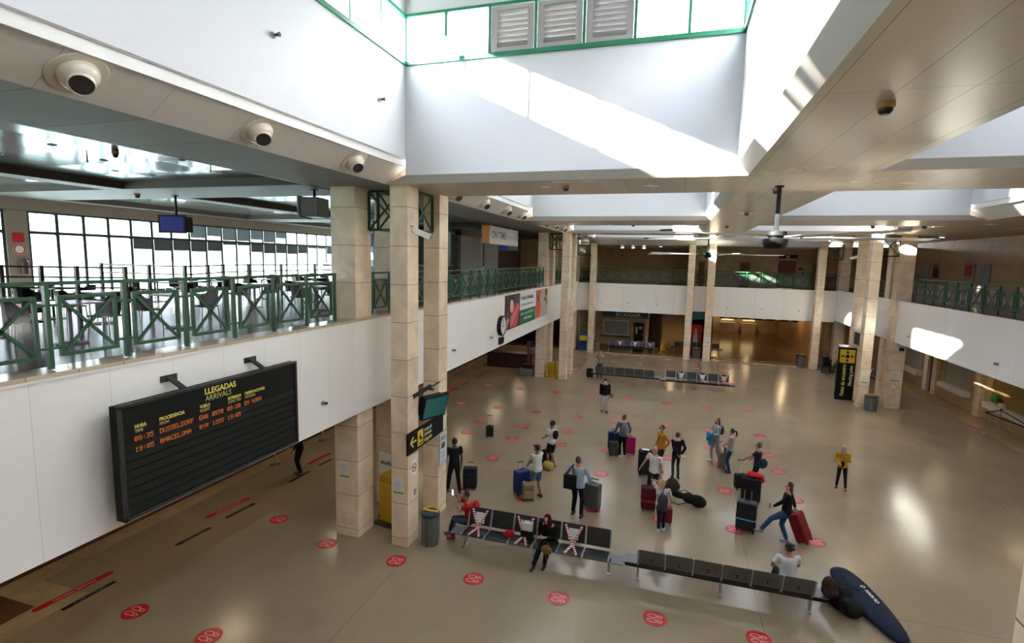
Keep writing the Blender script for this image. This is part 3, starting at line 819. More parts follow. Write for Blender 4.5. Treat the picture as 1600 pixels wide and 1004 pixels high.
detector(-10.4, 7.6, 'brown smoke detector hanging from the tiled ceiling over the gallery', CZ+.2, .06)
for i, (x, y) in enumerate(((-9.6, 5.2), (-10.9, 4.3), (-11., 6.9), (-9.9, 8.6), (-11.7, 8.3), (-12.9, 9.4), (-9.3, 9.6), (-13.2, 7.3), (-12.6, 10.1), (-10.8, 10.4))):
    root = empty('downlight', (x, y, CZ+.2), 0, 'small recessed downlight in the tiled gallery ceiling, %s of ten counted from the railing corner' % ORD[i], 'downlight', 'recessed downlights in the gallery ceiling')
    MB().lathe([(.075, 0), (.075, -.012), (.055, -.014), (.05, -.002)], n=20).build('ring', M['dark_metal'], root)
for i, (x, y) in enumerate(((-11.6, 7.9), (-10.0, 9.4))):
    root = empty('ceiling_sprinkler', (x, y, CZ+.2), 0, 'tiny pendant sprinkler under the tiled gallery ceiling, the %s one' % ('left', 'right')[i], 'sprinkler')
    MB().tube([(0, 0, 0), (0, 0, -.12)], .012, 8).build('stem', M['dark_metal'], root)
    MB().lathe([(.04, -.09), (.04, -.1)], n=12).build('deflector', M['dark_metal'], root)
for i, x in enumerate((-4.4, -3.5, -2.6)):
    root = empty('spotlight', (x, 45.6, 8.74), 0, 'small glowing ceiling spotlight over the far gallery, the %s of three' % ('left', 'middle', 'right')[i], 'spotlight', 'three glowing spotlights over the far gallery')
    MB().lathe([(.16, 0), (.16, -.1), (.13, -.12)], n=16).build('housing', M['white'], root)
    MB().lathe([(.10, -.121), (.11, -.15)], n=16).build('bulb', M['lamp'], root)
for i, (x, y) in enumerate(((-1.2, 43.6), (7.3, 43.6), (13.2, 33.), (13.4, 26.))):
    root = empty('ceiling_light', (x, y, 8.74 if y > 42 else CZ), 0, ('small round lit ceiling light above the left far railing', 'small round lit ceiling light above the far brown doors', 'small lit ceiling light over the right gallery, farther one', 'small lit ceiling light over the right gallery, nearer one')[i], 'ceiling light')
    MB().lathe([(.15, 0), (.15, -.05), (.12, -.06)], n=16).build('housing', M['white'], root)
    MB().lathe([(.10, -.061), (.10, -.07)], n=16).build('bulb', M['lamp_cool'], root)

# ------------------------------------------------ ceiling fans
def fan(loc, hub_z, blades, R, label, rot0, tilt=0):
    root = empty('ceiling_fan', loc, 0, label, 'ceiling fan')
    z0 = loc[2]; dz = hub_z-z0
    MB().tube([(0, 0, 0), (0, 0, dz*.55)], .045, 12).lathe([(.09, 0), (.09, -.03)], n=16).build('upper_rod', M['black'], root)
    MB().tube([(0, 0, dz*.55), (0, 0, dz+.1)], .05, 12).build('lower_rod', M['steel'], root)
    h = dz
    MB().lathe([(.20, h+.12), (.22, h+.1), (.22, h+.02), (.15, h), (.15, h-.04), (.25, h-.05), (.25, h-.16), (.21, h-.24), (.20, h-.25)], n=28).build('motor', M['black'], root, smooth=False)
    for k in range(blades):
        a = rot0 + 2*PI*k/blades
        c, s = math.cos(a), math.sin(a)
        rings = []
        for t in (0.16, .3, .6, .9, 1.0):
            r = R*t; w = .13+.06*min(1, t*2); zz = h - .02 + .0*t
            p = []
            for (u, v) in ((-w, .012), (0, .028), (w, -.01), (w, -.018), (0, .012), (-w, .002)):
                p.append((r*c - u*s, r*s + u*c, zz + v))
            rings.append(p)
        b = MB().ring_loft(rings).build('blade', mat('fan_blade_cream', (.60, .58, .52), .3) if 'fan_blade_cream' not in bpy.data.materials else bpy.data.materials['fan_blade_cream'], root)
        MB().box(-.03, .03, -.02, .02, -.01, .02).build('tip', M['black'], b)
        tp = b.children[0]; tp.location = (R*1.01*c, R*1.01*s, h+.0); tp.rotation_euler = (0, 0, a+PI/2); tp.scale = (4.5, 2, 1)
g = G(1217, 289, CZ)
fan((2.05, 12.7, CZ), 8.02, 5, 3.1, 'large ceiling fan with black motor and long pale blades, nearest one', math.radians(8))
fan((2.0, 37.2, CZ), 8.05, 5, 4.6, 'far ceiling fan with long pale blades in front of the far column pair', math.radians(3))

# ------------------------------------------------ hanging monitors, cameras
def monitor(loc, rz, w, h, d, label, body=None, cat='monitor', drop=.5, screen='screen'):
    root = empty('hanging_monitor', loc, rz, label, cat)
    MB().tube([(0, 0, 0), (0, 0, -drop)], .035, 10).lathe([(.1, 0), (.1, -.02)], n=16).build('mount_rod', M['black'], root)
    MB().box(-w/2, w/2, -d/2, d/2, -drop-h, -drop).build('casing', body or M['dark_metal'], root, bevel=.02)
    MB().box(-w/2-.03, w/2+.03, d/2, d/2+.05, -drop-h-.03, -drop+.03).build('bezel', M['tan_blank'] if body else M['black'], root, bevel=.01)
    MB().box(-w/2+.03, w/2-.03, d/2+.05, d/2+.054, -drop-h+.03, -drop-.03).build('screen', M[screen], root)
    return root
GB = mat('grey_monitor_body', (.20, .20, .19), .4)
monitor((-9.1, 11.75, CZ), math.radians(100), .62, .5, .5, 'bulky grey monitor hanging from the gallery ceiling left of the wide column', GB, drop=.22)
monitor((-14.6, 12.4, CZ), math.radians(200), .75, .48, .4, 'dark monitor hanging in front of the cafe windows', None, drop=.62)
monitor((-14.6, 24.0, CZ), math.radians(190), 1.0, .6, .15, 'blue flat monitor hanging far back in the cafe', None, drop=.55)
monitor((-9.7, 30.5, CZ), math.radians(150), .8, .75, .7, 'grey monitor hanging at the far end of the gallery beside the wide column', GB, drop=.4)
tv = empty('flight_monitor', (-6.15, 12.15, 3.95), 0, 'black monitor with teal screen on an arm of the nearest slender column', 'monitor')
MB().bar((.04, -.6, 0), (.04, .35, .05), .05).bar((.04, -.6, -.06), (.04, .9, .02), .03).bar((0, .2, 0), (.2, .2, -.02), .05).build('wall_arm', M['black'], tv)
sc_ = MB()
tvm = Matrix.Translation((.25, .15, -.45)) @ Matrix.Rotation(math.radians(68), 4, 'Z') @ Matrix.Rotation(math.radians(14), 4, 'X')
def tbox(x0, x1, y0, y1, z0, z1, nm, m, bv=0):
    b = MB().box(x0, x1, y0, y1, z0, z1); b.v = [tuple(tvm @ Vector(p)) for p in b.v]; return b.build(nm, m, tv, bevel=bv)
tbox(-.42, .42, -.05, .05, -.33, .33, 'bezel', M['board'], .01)
tbox(-.38, .38, -.056, -.05, -.28, .28, 'screen', M['screen_teal'])
tbox(-.36, .36, .05, .24, -.28, .25, 'casing', M['board'], .03)

def cctv(loc, rz, label):
    root = empty('security_camera', loc, rz, label, 'security camera')
    MB().tube([(0, 0, .1), (0, 0, -.05), (0, .12, -.06)], .018, 8).lathe([(.05, .08), (.05, .11)], n=12).build('bracket', M['steel'], root)
    c = MB(); Rm = Matrix.Rotation(math.radians(-22), 3, 'X')
    c.box(-.075, .075, .02, .42, -.07, .07); c.v = [tuple(Rm @ Vector(p) + Vector((0, .05, 0))) for p in c.v]
    c.build('housing', M['white'], root, bevel=.015)
    f = MB().box(-.06, .06, .421, .43, -.055, .055); f.v = [tuple(Rm @ Vector(p) + Vector((0, .05, 0))) for p in f.v]
    f.build('front_window', M['black'], root)
cctv((-6.1, 11.45, 8.05), math.radians(-70), 'white security camera on the nearest slender column')
cctv((-5.95, 33.4, 8.15), math.radians(-80), 'white security camera on the column pair by the yellow barriers')
cctv((9.55, 33.0, 8.0), math.radians(80), 'white security camera on the right column above the meeting point')

# ------------------------------------------------ signs at the near columns
sg = empty('direction_sign', (-6.1, 12.2, 2.5), 0, 'black hanging sign with yellow arrow and landing plane between the near columns', 'sign')
MB().box(-.02, .02, -1.03, 1.06, 0, .55).build('panel', M['board'], sg, bevel=.005)
MB().box(-.012, .021, -1.03, 1.06, -.02, 0).build('edge_strip', M['grey_metal'], sg)
ym = [('Llegadas', M['yellow_t'], .08), ('Arrivals', M['pale_t'], .22), ('Ankunft', M['pale_t'], .35)]
for s, m_, z in ym: text(s, .14, (-6.075, 12.06, 2.5+z), (0, 1, 0), (0, 0, 1), m_, sg, bold=.002)
ar = MB()
for a, b in (((-.88, .27), (-.58, .27)), ((-.88, .27), (-.74, .40)), ((-.88, .27), (-.74, .14))): ar.bar((.024, a[0], a[1]), (.024, b[0], b[1]), .012, .04)
ar.build('arrow', M['yellow_t'], sg)
MB().box(.02, .026, -.50, -.2, .06, .47).build('pictogram_field', M['yellow'], sg, bevel=.002)
pl = MB().bar((.03, -.43, .30), (.03, -.26, .22), .01, .045).bar((.03, -.37, .38), (.03, -.34, .18), .01, .03).bar((.03, -.45, .12), (.03, -.24, .12), .008, .025)
pl.build('landing_plane', M['board'], sg)

def notice(X, y, z, w, h, label, axis='x', strip=True, cat='notice', sgn=1, pic=False):
    root = empty('notice', (X, y, z) if axis == 'x' else (y, X, z), 0, label, cat)
    def b(u0, u1, v0, v1, t0, t1):
        return MB().box(*sorted((t0*sgn, t1*sgn)), u0, u1, v0, v1) if axis == 'x' else MB().box(u0, u1, *sorted((-t0, -t1)), v0, v1)
    b(-w/2, w/2, 0, h, .001, .008).build('sheet', M['paper'], root)
    if strip: b(-w/2, w/2, 0, h*.12, .008, .010).build('green_strip', mat('notice_green', (.12, .32, .05), .5) if 'notice_green' not in bpy.data.materials else bpy.data.materials['notice_green'], root)
    ln = MB()
    for k in range(5):
        zz = h*(.25+.13*k)
        bb = b(-w*.35, w*(.3 if k % 2 else .1), zz, zz+h*.03, .008, .010); ln.add(bb.v, bb.f)
    ln.build('printed_line', M['red'] if pic else M['grey_metal'], root)
    return root
nt1 = notice(11.32, -6.42, 1.42, .28, .38, 'white notice with green strip on the nearest slender column', 'y')
notice(11.3, -8.0, 1.63, .28, .42, 'white notice with green strip on the wide column right of the arrivals board', 'y')
ps = empty('framed_poster', (-6.15, 13.38, 1.5), 0, 'framed information poster on the slender column behind the arrivals direction sign', 'poster')
MB().box(.001, .02, -.26, .26, -.02, .95).build('frame', M['grey_metal'], ps)
MB().box(.02, .023, -.23, .23, .01, .92).build('sheet', mat('poster_sheet', (.62, .65, .68), .4), ps)
MB().box(.023, .025, -.13, .1, .45, .62).build('printed_picture', M['brown'], ps)
MB().box(.023, .025, -.16, .16, .7, .82).box(.023, .025, -.18, .18, .05, .08).box(.023, .025, -.15, .15, .2, .23).box(.023, .025, -.15, .1, .3, .33).build('printed_line', M['grey_metal'], ps)
ns = empty('no_smoking_sign', (-6.15, 11.63, 1.85), 0, 'white no smoking sign with a red ring on the nearest column', 'sign')
MB().box(.001, .008, -.13, .13, -.02, .38).build('plate', M['paper'], ns)
MB().lathe([(.115, .008), (.115, .012), (.085, .012), (.085, .008)], (0, 0, .18), 28, 'x', cap=False).bar((.011, -.07, .25), (.011, .07, .11), .006, .022).build('red_ring', M['red'], ns)
MB().box(.009, .012, -.07, .07, .17, .19).build('cigarette', M['black'], ns)
tag(MB().box(-6.149, -6.13, 11.62, 11.74, 1.28, 1.44).build('wall_switch', M['grey_metal'], bevel=.004), 'small grey switch plate low on the nearest slender column', 'switch')
# yellow and white poster stand
vs = empty('poster_stand', (-7.25, 12.25, 0), math.radians(-12), 'tall yellow and white airline poster stand between the near columns', 'poster stand')
MB().box(-.42, .36, -.22, .22, 0, .03).build('base', M['dark_metal'], vs, bevel=.005)
MB().box(-.33, .33, -.02, .02, .03, 2.05).build('panel', mat('poster_yellow', (.62, .38, .02), .4), vs)
MB().prism([(-.33, 1.35), (.33, 1.75), (.33, 2.05), (-.33, 2.05)], -.024, -.02, lambda u, v, h: (u, h, v)).build('white_field', M['paper'], vs)
bpy.context.view_layer.update()
def local_text(s, size, loc, parent, material, name='lettering', xd=(1, 0, 0), yd=(0, 0, 1), **k):
    mw = parent.matrix_world
    return text(s, size, mw @ Vector(loc), mw.to_3x3() @ Vector(xd), mw.to_3x3() @ Vector(yd), material, parent, name=name, **k)
local_text('vueling', .2, (-.27, -.03, 1.70), vs, M['dark_metal'], bold=.003)
strokes(vs, (-.29, -.021, 1.28), (1, 0, 0), (0, 0, 1), .55, .05, M['dark_metal'], 8)
strokes(vs, (-.29, -.021, 1.19), (1, 0, 0), (0, 0, 1), .55, .05, M['dark_metal'], 9)
pb = empty('black_stand', (-7.62, 12.6, 0), 0, 'thin black belt post behind the yellow poster stand', 'post')
MB().tube([(0, 0, .02), (0, 0, 1.0)], .03, 10).build('pole', M['black'], pb); MB().lathe([(.16, 0), (.16, .02), (.03, .04)], n=20).build('base', M['black'], pb)

# ------------------------------------------------ bins
def bin_(loc, label, h=.86, r=.24, lid=('yellow', 'navy')):
    root = empty('waste_bin', loc, 0, label, 'waste bin')
    MB().lathe([(r*.92, 0), (r*.95, .03), (r, h-.06)], n=28).build('body', M['bin_body'], root)
    MB().lathe([(r*1.02, h-.08), (r*1.06, h-.03), (r*1.02, h), (r*.6, h+.01)], n=28).build('rim', mat('navy_plastic', (.02, .035, .08), .35) if 'navy_plastic' not in bpy.data.materials else bpy.data.materials['navy_plastic'], root)
    ring = MB()
    for k in range(10):
        a0 = PI*(-.05+k*.11); a1 = a0+PI*.115
        ring.bar((r*.85*math.cos(a0), r*.85*math.sin(a0), h+.03), (r*.85*math.cos(a1), r*.85*math.sin(a1), h+.03), .03, .03)
    ring.bar((-r*.85, 0, h+.03), (r*.85, 0, h+.03), .05, .03)
    ring.build('yellow_lid_ring', M['yellow'], root)
    ln = MB()
    for k in range(10):
        a = 2*PI*k/10; ln.tube([(r*.97*math.cos(a), r*.97*math.sin(a), .03), (r*1.02*math.cos(a), r*1.02*math.sin(a), h-.1)], .006, 5)
    ln.build('wire', M['grey_metal'], root)
M['bin_body'] = mat('bin_mesh_grey', (.13, .13, .125), .35, .3)
M['bin_steel'] = mat('bin_steel', (.35, .35, .34), .3, .7)
bin_((-5.72, 11.72, 0), 'grey waste bin with blue and yellow lid beside the nearest slender column')
bin_((10.1, 32.0-1.1, 0), 'steel waste bin at the foot of the meeting point column', .8, .3)
bin_(G(931, 549), 'yellowish waste bin beside the far left corner column', .95, .3)
bin_(G(1087, 561), 'steel waste bin between the far pair of columns', .85, .28)
bin_(G(1257, 574)+Vector((-.3, 0, 0)), 'yellow waste bin beside the far right corner column', .95, .32)

# ------------------------------------------------ floor markings
def sticker_proto():
    d = MB().lathe([(.245, .001), (.245, .004)], n=36).build('floor_sticker', M['red'])
    ln = MB()
    def outline(pts, w=.012):
        n = len(pts)
        for i in range(n):
            a = pts[i]; b = pts[(i+1) % n]
            ln.bar((a[0], a[1], .0045), (b[0], b[1], .0045), w, .001)
    for sy in (-1, 1):
        cy = sy*.075
        o = [(-.15+.0, 0), (-.135, .035), (-.09, .055), (-.03, .055), (.02, .04), (.035, .0), (.02, -.04), (-.03, -.05), (-.09, -.05), (-.135, -.035)]
        outline([(x, cy+y*.95) for x, y in o])
        h = [(.06, .035), (.10, .038), (.14, .02), (.15, 0), (.14, -.02), (.10, -.038), (.06, -.035)]
        outline([(x, cy+y) for x, y in h])
    ln.build('footprint_outline', M['red_line'], d)
    return d
STK = [(211,955),(326,994),(436,811),(511,849),(619,876),(740,904),(873,934),(1023,966),(1186,998),
 (762.7,601.7),(813.8,607),(868,612),(923,617.6),(981,623),(1041,629),(1102.7,635),(1167,641),
 (719.6,629.8),(777.6,636.2),(838.3,643.1),(902.2,650.7),(963.6,657),(1038.9,665.3),(1109,672),(1187,680.8),
 (693,649),(751,657),(817.7,665.4),(887.4,674),
 (729.3,675.2),(799.6,684.7),(876,694.4),(948,704),(1042.5,715),(1121,725),(1215.8,736.3),
 (695,703.6),(770,715.3),(851,727),(939.8,740),(1132.3,766.2),(1243,781),
 (730,761),(820,776),(925,794),(1032,810),(1147.6,827),(1275,846.4),
 (1044.5,692),(1111,700),(1202.7,710.6),
 (898,577),(923,552.7),(915,561.6),(958,564.4),(961,555),(999,567.8),(1002.7,559),(1043.6,571.4),(1044,561.6),(1086.9,575),(1087.7,566.4),(1129,568.6),(1134,579),(1144,598)]
pos = [G(x, y) for x, y in STK]
srt = sorted(range(len(pos)), key=lambda i: pos[i].y)
rows = []
for i in srt:
    if rows and pos[i].y - pos[rows[-1][-1]].y < .75: rows[-1].append(i)
    else: rows.append([i])
sp = sticker_proto(); first = True
ORD2 = ORD + ['thirteenth']
for ri, rw in enumerate(rows):
    rw.sort(key=lambda i: pos[i].x)
    for ci, i in enumerate(rw):
        o = sp if first else copy_tree(sp); first = False
        o.location = (pos[i].x, pos[i].y, 0.0 if pos[i].y < 42.2 else .12)
        tag(o, 'red round footprint sticker, %s from left in the %s row' % (ORD2[ci], ORD2[min(ri, 12)]+' nearest' if ri else 'nearest'), 'floor sticker', 'red footprint distance stickers')
def strip(a, b, w, material, label, txt=None, cat='floor tape'):
    a = Vector(a); b = Vector(b); d = (b-a); L = d.length; ang = math.atan2(d.y, d.x)
    root = empty('floor_strip', (a+b)/2 + Vector((0, 0, .004)), ang, label, cat)
    pts = []
    for k in range(9):
        t = -PI/2+PI*k/8; pts.append((L/2-w/2+w/2*math.cos(t), w/2*math.sin(t)))
    for k in range(9):
        t = PI/2+PI*k/8; pts.append((-L/2+w/2+w/2*math.cos(t), w/2*math.sin(t)))
    if material is M['black']: pts = [(-L/2, -w/2), (L/2, -w/2), (L/2, w/2), (-L/2, w/2)]
    MB().prism(pts, .0, .003, lambda u, v, h: (u, v, h)).build('tape', material, root)
    if txt == 'espere': strokes(root, (-L*.3, -w*.25, .003), (1, 0, 0), (0, 1, 0), L*.6, w*.5, M['grey_metal'], int(L*100))
    elif txt:
        bpy.context.view_layer.update()
        local_text(txt, w*.62, (0, -w*.2, .004), root, M['red_line'], yd=(0, 1, 0), align='CENTER', sx=L/w/len(txt)*2.1, extrude=.0005)
strip(G(50, 956), G(177, 892), .17, M['red'], 'long red floor strip with white writing, nearest the lower left corner', 'Mantén la distancia - Keep your distance')
strip(G(97, 953), G(180, 908), .1, M['black'], 'black floor strip below the nearest long red strip', 'espere')
strip(G(322, 809), G(390, 777), .17, M['red'], 'red floor strip with white writing under the arrivals board', 'Mantén la distancia - Keep your distance')
strip(G(275, 852), G(329, 824), .1, M['black'], 'black floor strip between the two red strips on the left', 'espere')
strip(G(353, 809), G(398, 786), .1, M['black'], 'black floor strip just below the red strip under the board', 'espere')
strip(G(452, 753), G(484, 736), .1, M['black'], 'black floor strip under the feet of the person in black')
strip(G(481, 725), G(515, 708), .17, M['red'], 'red floor strip left of the wide column base')
strip(G(499, 727), G(518, 717), .1, M['black'], 'short black floor strip left of the wide column base')
strip(G(692, 613), G(727, 593), .17, M['red'], 'red floor strip right of the near slender columns')
strip(G(705, 611), G(717, 605), .1, M['black'], 'black floor strip beside the red strip right of the near columns')
strip(G(722, 602), G(733, 596), .1, M['black'], 'second black floor strip beyond the near columns')
strip(G(746, 588), G(756.5, 583), .1, M['black'], 'third black floor strip beyond the near columns')
strip(G(759, 581), G(768, 577), .1, M['black'], 'fourth black floor strip beyond the near columns, farthest')
strip(G(1507, 661), G(1535, 673), .17, M['red'], 'red floor strip in front of the ticket windows on the right')
# ------------------------------------------------ airport benches
def bench(loc, rz, pitch, tables, taped, label, tape_sheets=True):
    root = empty('waiting_bench', loc, rz, label, 'bench')
    n = 6; L = n*pitch
    x0 = -L/2
    MB().box(x0-(.3 if 'L' in tables else .02), -x0+(.3 if 'R' in tables else .02), .10, .18, .28, .36).build('beam', M['dark_metal'], root)
    for k in (0, 3, 6):
        x = x0+k*pitch
        MB().box(x-.03, x+.03, .10, .18, .02, .30).box(x-.035, x+.035, .06, .26, 0, .02).build('leg', M['steel'], root)
    prof = [(.46, .43), (.40, .455), (.25, .44), (.08, .41), (.0, .42), (-.05, .5), (-.10, .65), (-.15, .80), (-.19, .90)]
    for k in range(n+1):
        x = x0+k*pitch
        b = MB()
        for i in range(len(prof)-1): b.bar((x, *prof[i]), (x, *prof[i+1]), .035, .045)
        b.bar((x, .14, .32), (x, .10, .43), .035, .05)
        b.build('side_rib', M['grey_metal'], root)
    for k in range(n):
        a, c = x0+k*pitch+.022, x0+(k+1)*pitch-.022
        def sheet(pr, t, nm, m_, par, inx=0):
            up_ = [(y, z) for y, z in pr]; dn = []
            for i, (y, z) in enumerate(pr):
                p, q = pr[max(i-1, 0)], pr[min(i+1, len(pr)-1)]
                dy, dz = q[0]-p[0], q[1]-p[1]; l = math.hypot(dy, dz); dn.append((y-dz/l*t*-1, z+dy/l*t*-1))
            poly = up_ + dn[::-1]
            return MB().prism(poly, a+inx, c-inx, lambda u, v, h: (h, u, v)).build(nm, m_, par)
        sheet(prof[:5], .03, 'seat', M['black_leather'], root)
        bk = sheet(prof[5:], -.022, 'backrest', M['black_leather'], root)
        # rear face of the back: pierced grey shell
        rear = [(y-.026, z) for y, z in prof[5:]]
        rs = sheet(rear, .006, 'rear_shell', M['perf'], bk, .01)
        ho = MB()
        for i in range(9):
            for j in range(3):
                if i == 4: continue
                xx = a+.09+(c-a-.18)*i/8; t = .25+.22*j
                y = -.05+(-.14)*t-.045; z = .5+.4*t
                ho.box(xx-.008, xx+.008, y-.002, y+.004, z-.010, z+.010)
        xx = (a+c)/2; ho.box(xx-.012, xx+.012, -.145, -.125, .60, .70)
        ho.build('perforation', M['black'], rs)
        if k in taped:
            # crossed red and white tape over the seat and a notice on the back
            for (s, e) in (((a+.08, -.165, .88), (c-.18, .46, .47)), ((c-.08, -.165, .88), (a+.1, .46, .47))):
                s = Vector(s); e = Vector(e); mid = Vector(((s.x*.45+e.x*.55), .02, .50))
                rings = [s, s.lerp(mid, .5)+Vector((0, .03, .0)), mid, mid.lerp(e, .5)+Vector((0, 0, .0)), e]
                tp = MB()
                for i in range(4):
                    tp.bar(rings[i]+Vector((0, .045, .025)), rings[i+1]+Vector((0, .045, .025)), .055, .004, upv=(0, .7, .7))
                tp.build('barrier_tape', M['tape'], root)
            if tape_sheets:
                nt = MB().add([((a+c)/2-.12, -.145, .80), ((a+c)/2+.12, -.145, .80), ((a+c)/2+.12, -.065, .55), ((a+c)/2-.12, -.065, .55),
                               ((a+c)/2-.12, -.135, .80), ((a+c)/2+.12, -.135, .80), ((a+c)/2+.12, -.055, .55), ((a+c)/2-.12, -.055, .55)],
                              [(0, 1, 2, 3), (4, 7, 6, 5), (0, 4, 5, 1), (2, 6, 7, 3), (0, 3, 7, 4), (1, 5, 6, 2)])
                nt.build('seat_notice', M['paper'], root)
    for sd in tables:
        xx = (x0-.33, x0-.05) if sd == 'L' else (-x0+.05, -x0+.33)
        MB().box(*xx, .02, .42, .40, .42).build('side_table', mat('slate_table', (.10, .105, .12), .3) if 'slate_table' not in bpy.data.materials else bpy.data.materials['slate_table'], root, bevel=.005)
    return root
# striped tape
tm = mat('red_white_tape', (.7, .7, .68), .5); M['tape'] = tm
nt_ = tm.node_tree; tcn = nt_.nodes.new('ShaderNodeTexCoord'); sp_ = nt_.nodes.new('ShaderNodeSeparateXYZ')
ad = nt_.nodes.new('ShaderNodeMath'); ad.operation = 'MULTIPLY_ADD'; ad.inputs[1].default_value = 1.0
nt_.links.new(tcn.outputs['Object'], sp_.inputs[0]); nt_.links.new(sp_.outputs[2], ad.inputs[0]); nt_.links.new(sp_.outputs[1], ad.inputs[2])
ad.inputs[1].default_value = -1.0
fr_ = nt_.nodes.new('ShaderNodeMath'); fr_.operation = 'MULTIPLY'; fr_.inputs[1].default_value = 13; nt_.links.new(ad.outputs[0], fr_.inputs[0])
f2 = nt_.nodes.new('ShaderNodeMath'); f2.operation = 'FRACT'; nt_.links.new(fr_.outputs[0], f2.inputs[0])
f3 = nt_.nodes.new('ShaderNodeMath'); f3.operation = 'GREATER_THAN'; f3.inputs[1].default_value = .5; nt_.links.new(f2.outputs[0], f3.inputs[0])
mxn = nt_.nodes.new('ShaderNodeMix'); mxn.data_type = 'RGBA'; mxn.inputs[6].default_value = (.7, .7, .68, 1); mxn.inputs[7].default_value = (.5, .02, .02, 1)
nt_.links.new(f3.outputs[0], mxn.inputs[0]); nt_.links.new(mxn.outputs[2], nt_.nodes['Principled BSDF'].inputs['Base Color'])

bench((-2.97, 12.09, 0), PI, .617, 'LR', [5, 3, 1], 'black six-seat bench with three taped seats nearest the camera, facing it')
bench((1.36, 11.82, 0), 0, .603, 'LR', [], 'six-seat bench seen from its pierced grey backs, in front of the seated man in white')
bench((-2.67, 32.6, 0), 0, .60, 'LR', [], 'far bench seen from behind with grey backs, beside the black suitcase')
bench((1.6, 32.6, 0), PI, .60, 'LR', [0, 2, 4], 'far six-seat bench with three taped seats, in the middle of the hall')
bench((-3.1, 43.2, .12), PI, .60, 'L', [0, 2, 4], 'farthest six-seat bench with taped seats, in front of the ticket office')
bench((2.0, 45.0, .12), 0, .58, 'LR', [], 'bench behind the far pair of columns, in front of the red drinks machine')
bench((12.1, 39.9, 0), math.radians(115), .6, '', [1, 4], 'bench with taped seats in the far right corner beside the wheelchairs')

# ------------------------------------------------ luggage
def rbox(w, d, h, r, seg=3):
    bm = bmesh.new(); bmesh.ops.create_cube(bm, size=1)
    for v in bm.verts: v.co = Vector((v.co.x*w, v.co.y*d, (v.co.z+.5)*h))
    bmesh.ops.bevel(bm, geom=bm.edges[:], offset=r, segments=seg, profile=.5, affect='EDGES')
    return bm
def suitcase(loc, rz, w, d, h, col, label, hard=True, handle=.0, tilt=0, trim=None, rough=.35, belt=None, pocket=False, name='suitcase', rib=True, lie=None):
    root = empty(name, loc, rz, label, 'suitcase')
    if tilt: root.rotation_euler = (math.radians(tilt), 0, rz)
    if lie: root.rotation_euler = lie
    m_ = mat('luggage_'+name, col, rough if hard else .8, spec=.28, noise=.08, nscale=14, bump=0 if hard else .2)
    bm = rbox(w, d, h-.06, min(.05, d*.22))
    me = bpy.data.meshes.new('shell'); bm.to_mesh(me); bm.free(); me.materials.append(m_); me.shade_smooth()
    b = bpy.data.objects.new('shell', me); COL.objects.link(b); b.parent = root; b.location = (0, 0, .06)
    wn = b.modifiers.new('wn', 'WEIGHTED_NORMAL')
    t = trim or tuple(c*.5 for c in col); tm_ = mat('luggage_trim', t, .5)
    if hard and rib:
        rb = MB(); n = 6
        for k in range(n):
            x = -w/2+.07+(w-.14)*k/(n-1)
            for sy in (-1, 1): rb.box(x-.012, x+.012, sy*d/2-.006, sy*d/2+.006, .13, h-.08)
        rb.build('rib', m_, root, bevel=.004)
    z = MB(); z.box(-w/2-.003, w/2+.003, -.008, .008, .12, h-.055); z.box(-w/2+.05, w/2-.05, -.008, .008, h-.003, h+.003)
    z.build('zip', tm_, root)
    if pocket:
        q = rbox(w*.8, .05, h*.42, .02); me = bpy.data.meshes.new('pocket'); q.to_mesh(me); q.free(); me.materials.append(m_); me.shade_smooth()
        p = bpy.data.objects.new('front_pocket', me); COL.objects.link(p); p.parent = root; p.location = (0, -d/2-.02, .12)
        q = rbox(w*.8, .04, h*.25, .015); me = bpy.data.meshes.new('pocket'); q.to_mesh(me); q.free(); me.materials.append(m_); me.shade_smooth()
        p = bpy.data.objects.new('front_pocket', me); COL.objects.link(p); p.parent = root; p.location = (0, -d/2-.015, .14+h*.45)
    for sx in (-1, 1):
        for sy in (-1, 1):
            MB().lathe([(.028, -.014), (.03, 0), (.028, .014)], (sx*(w/2-.05), sy*(d/2-.04), .03), 14, 'x').build('wheel', M['black'], root)
    MB().tube([(-.07, 0, h), (-.06, 0, h+.025), (.06, 0, h+.025), (.07, 0, h)], .012, 8).build('carry_handle', M['black'], root)
    if handle:
        MB().tube([(-.09, d/2-.03, h-.02), (-.09, d/2-.03, h+handle)], .008, 6).tube([(.09, d/2-.03, h-.02), (.09, d/2-.03, h+handle)], .008, 6).build('telescopic_rod', M['steel'], root)
        MB().tube([(-.11, d/2-.03, h+handle), (.11, d/2-.03, h+handle)], .016, 8).build('grip', M['black'], root)
    if belt:
        MB().box(-w/2-.008, w/2+.008, -d/2-.008, d/2+.008, h*.42, h*.42+.04).build('luggage_belt', mat('belt', belt, .6), root)
    return root
R = math.radians
suitcase(G(728, 764)+Vector((.1, .1, 0)), R(15), .45, .28, .72, (.012, .014, .022), 'dark navy suitcase beside the standing man in black', False, .12, pocket=True)
suitcase(G(765, 683), R(20), .32, .22, .50, (.012, .012, .012), 'lone small black suitcase with raised handle on the open floor', False, .42)
suitcase(G(815, 769), R(50), .52, .30, .76, (.015, .03, .15), 'large blue suitcase with raised handle behind the beige one', True, .22)
suitcase(G(823, 779)+Vector((.05, -.05, 0)), R(20), .38, .25, .58, (.27, .20, .12), 'beige suitcase beside the man in the black cap', False, 0, pocket=True)
suitcase(G(925, 796)+Vector((.0, .05, 0)), R(-15), .46, .30, .82, (.10, .105, .105), 'large grey ribbed suitcase beside the man in the light blue shirt', True, .08)
suitcase(G(958, 703), R(15), .45, .28, .78, (.012, .025, .09), 'large navy suitcase beside the person in the denim jacket', True, .06)
suitcase(G(957, 711)+Vector((.05, 0, 0)), R(10), .38, .25, .56, (.055, .06, .05), 'olive grey small suitcase in front of the navy one', False)
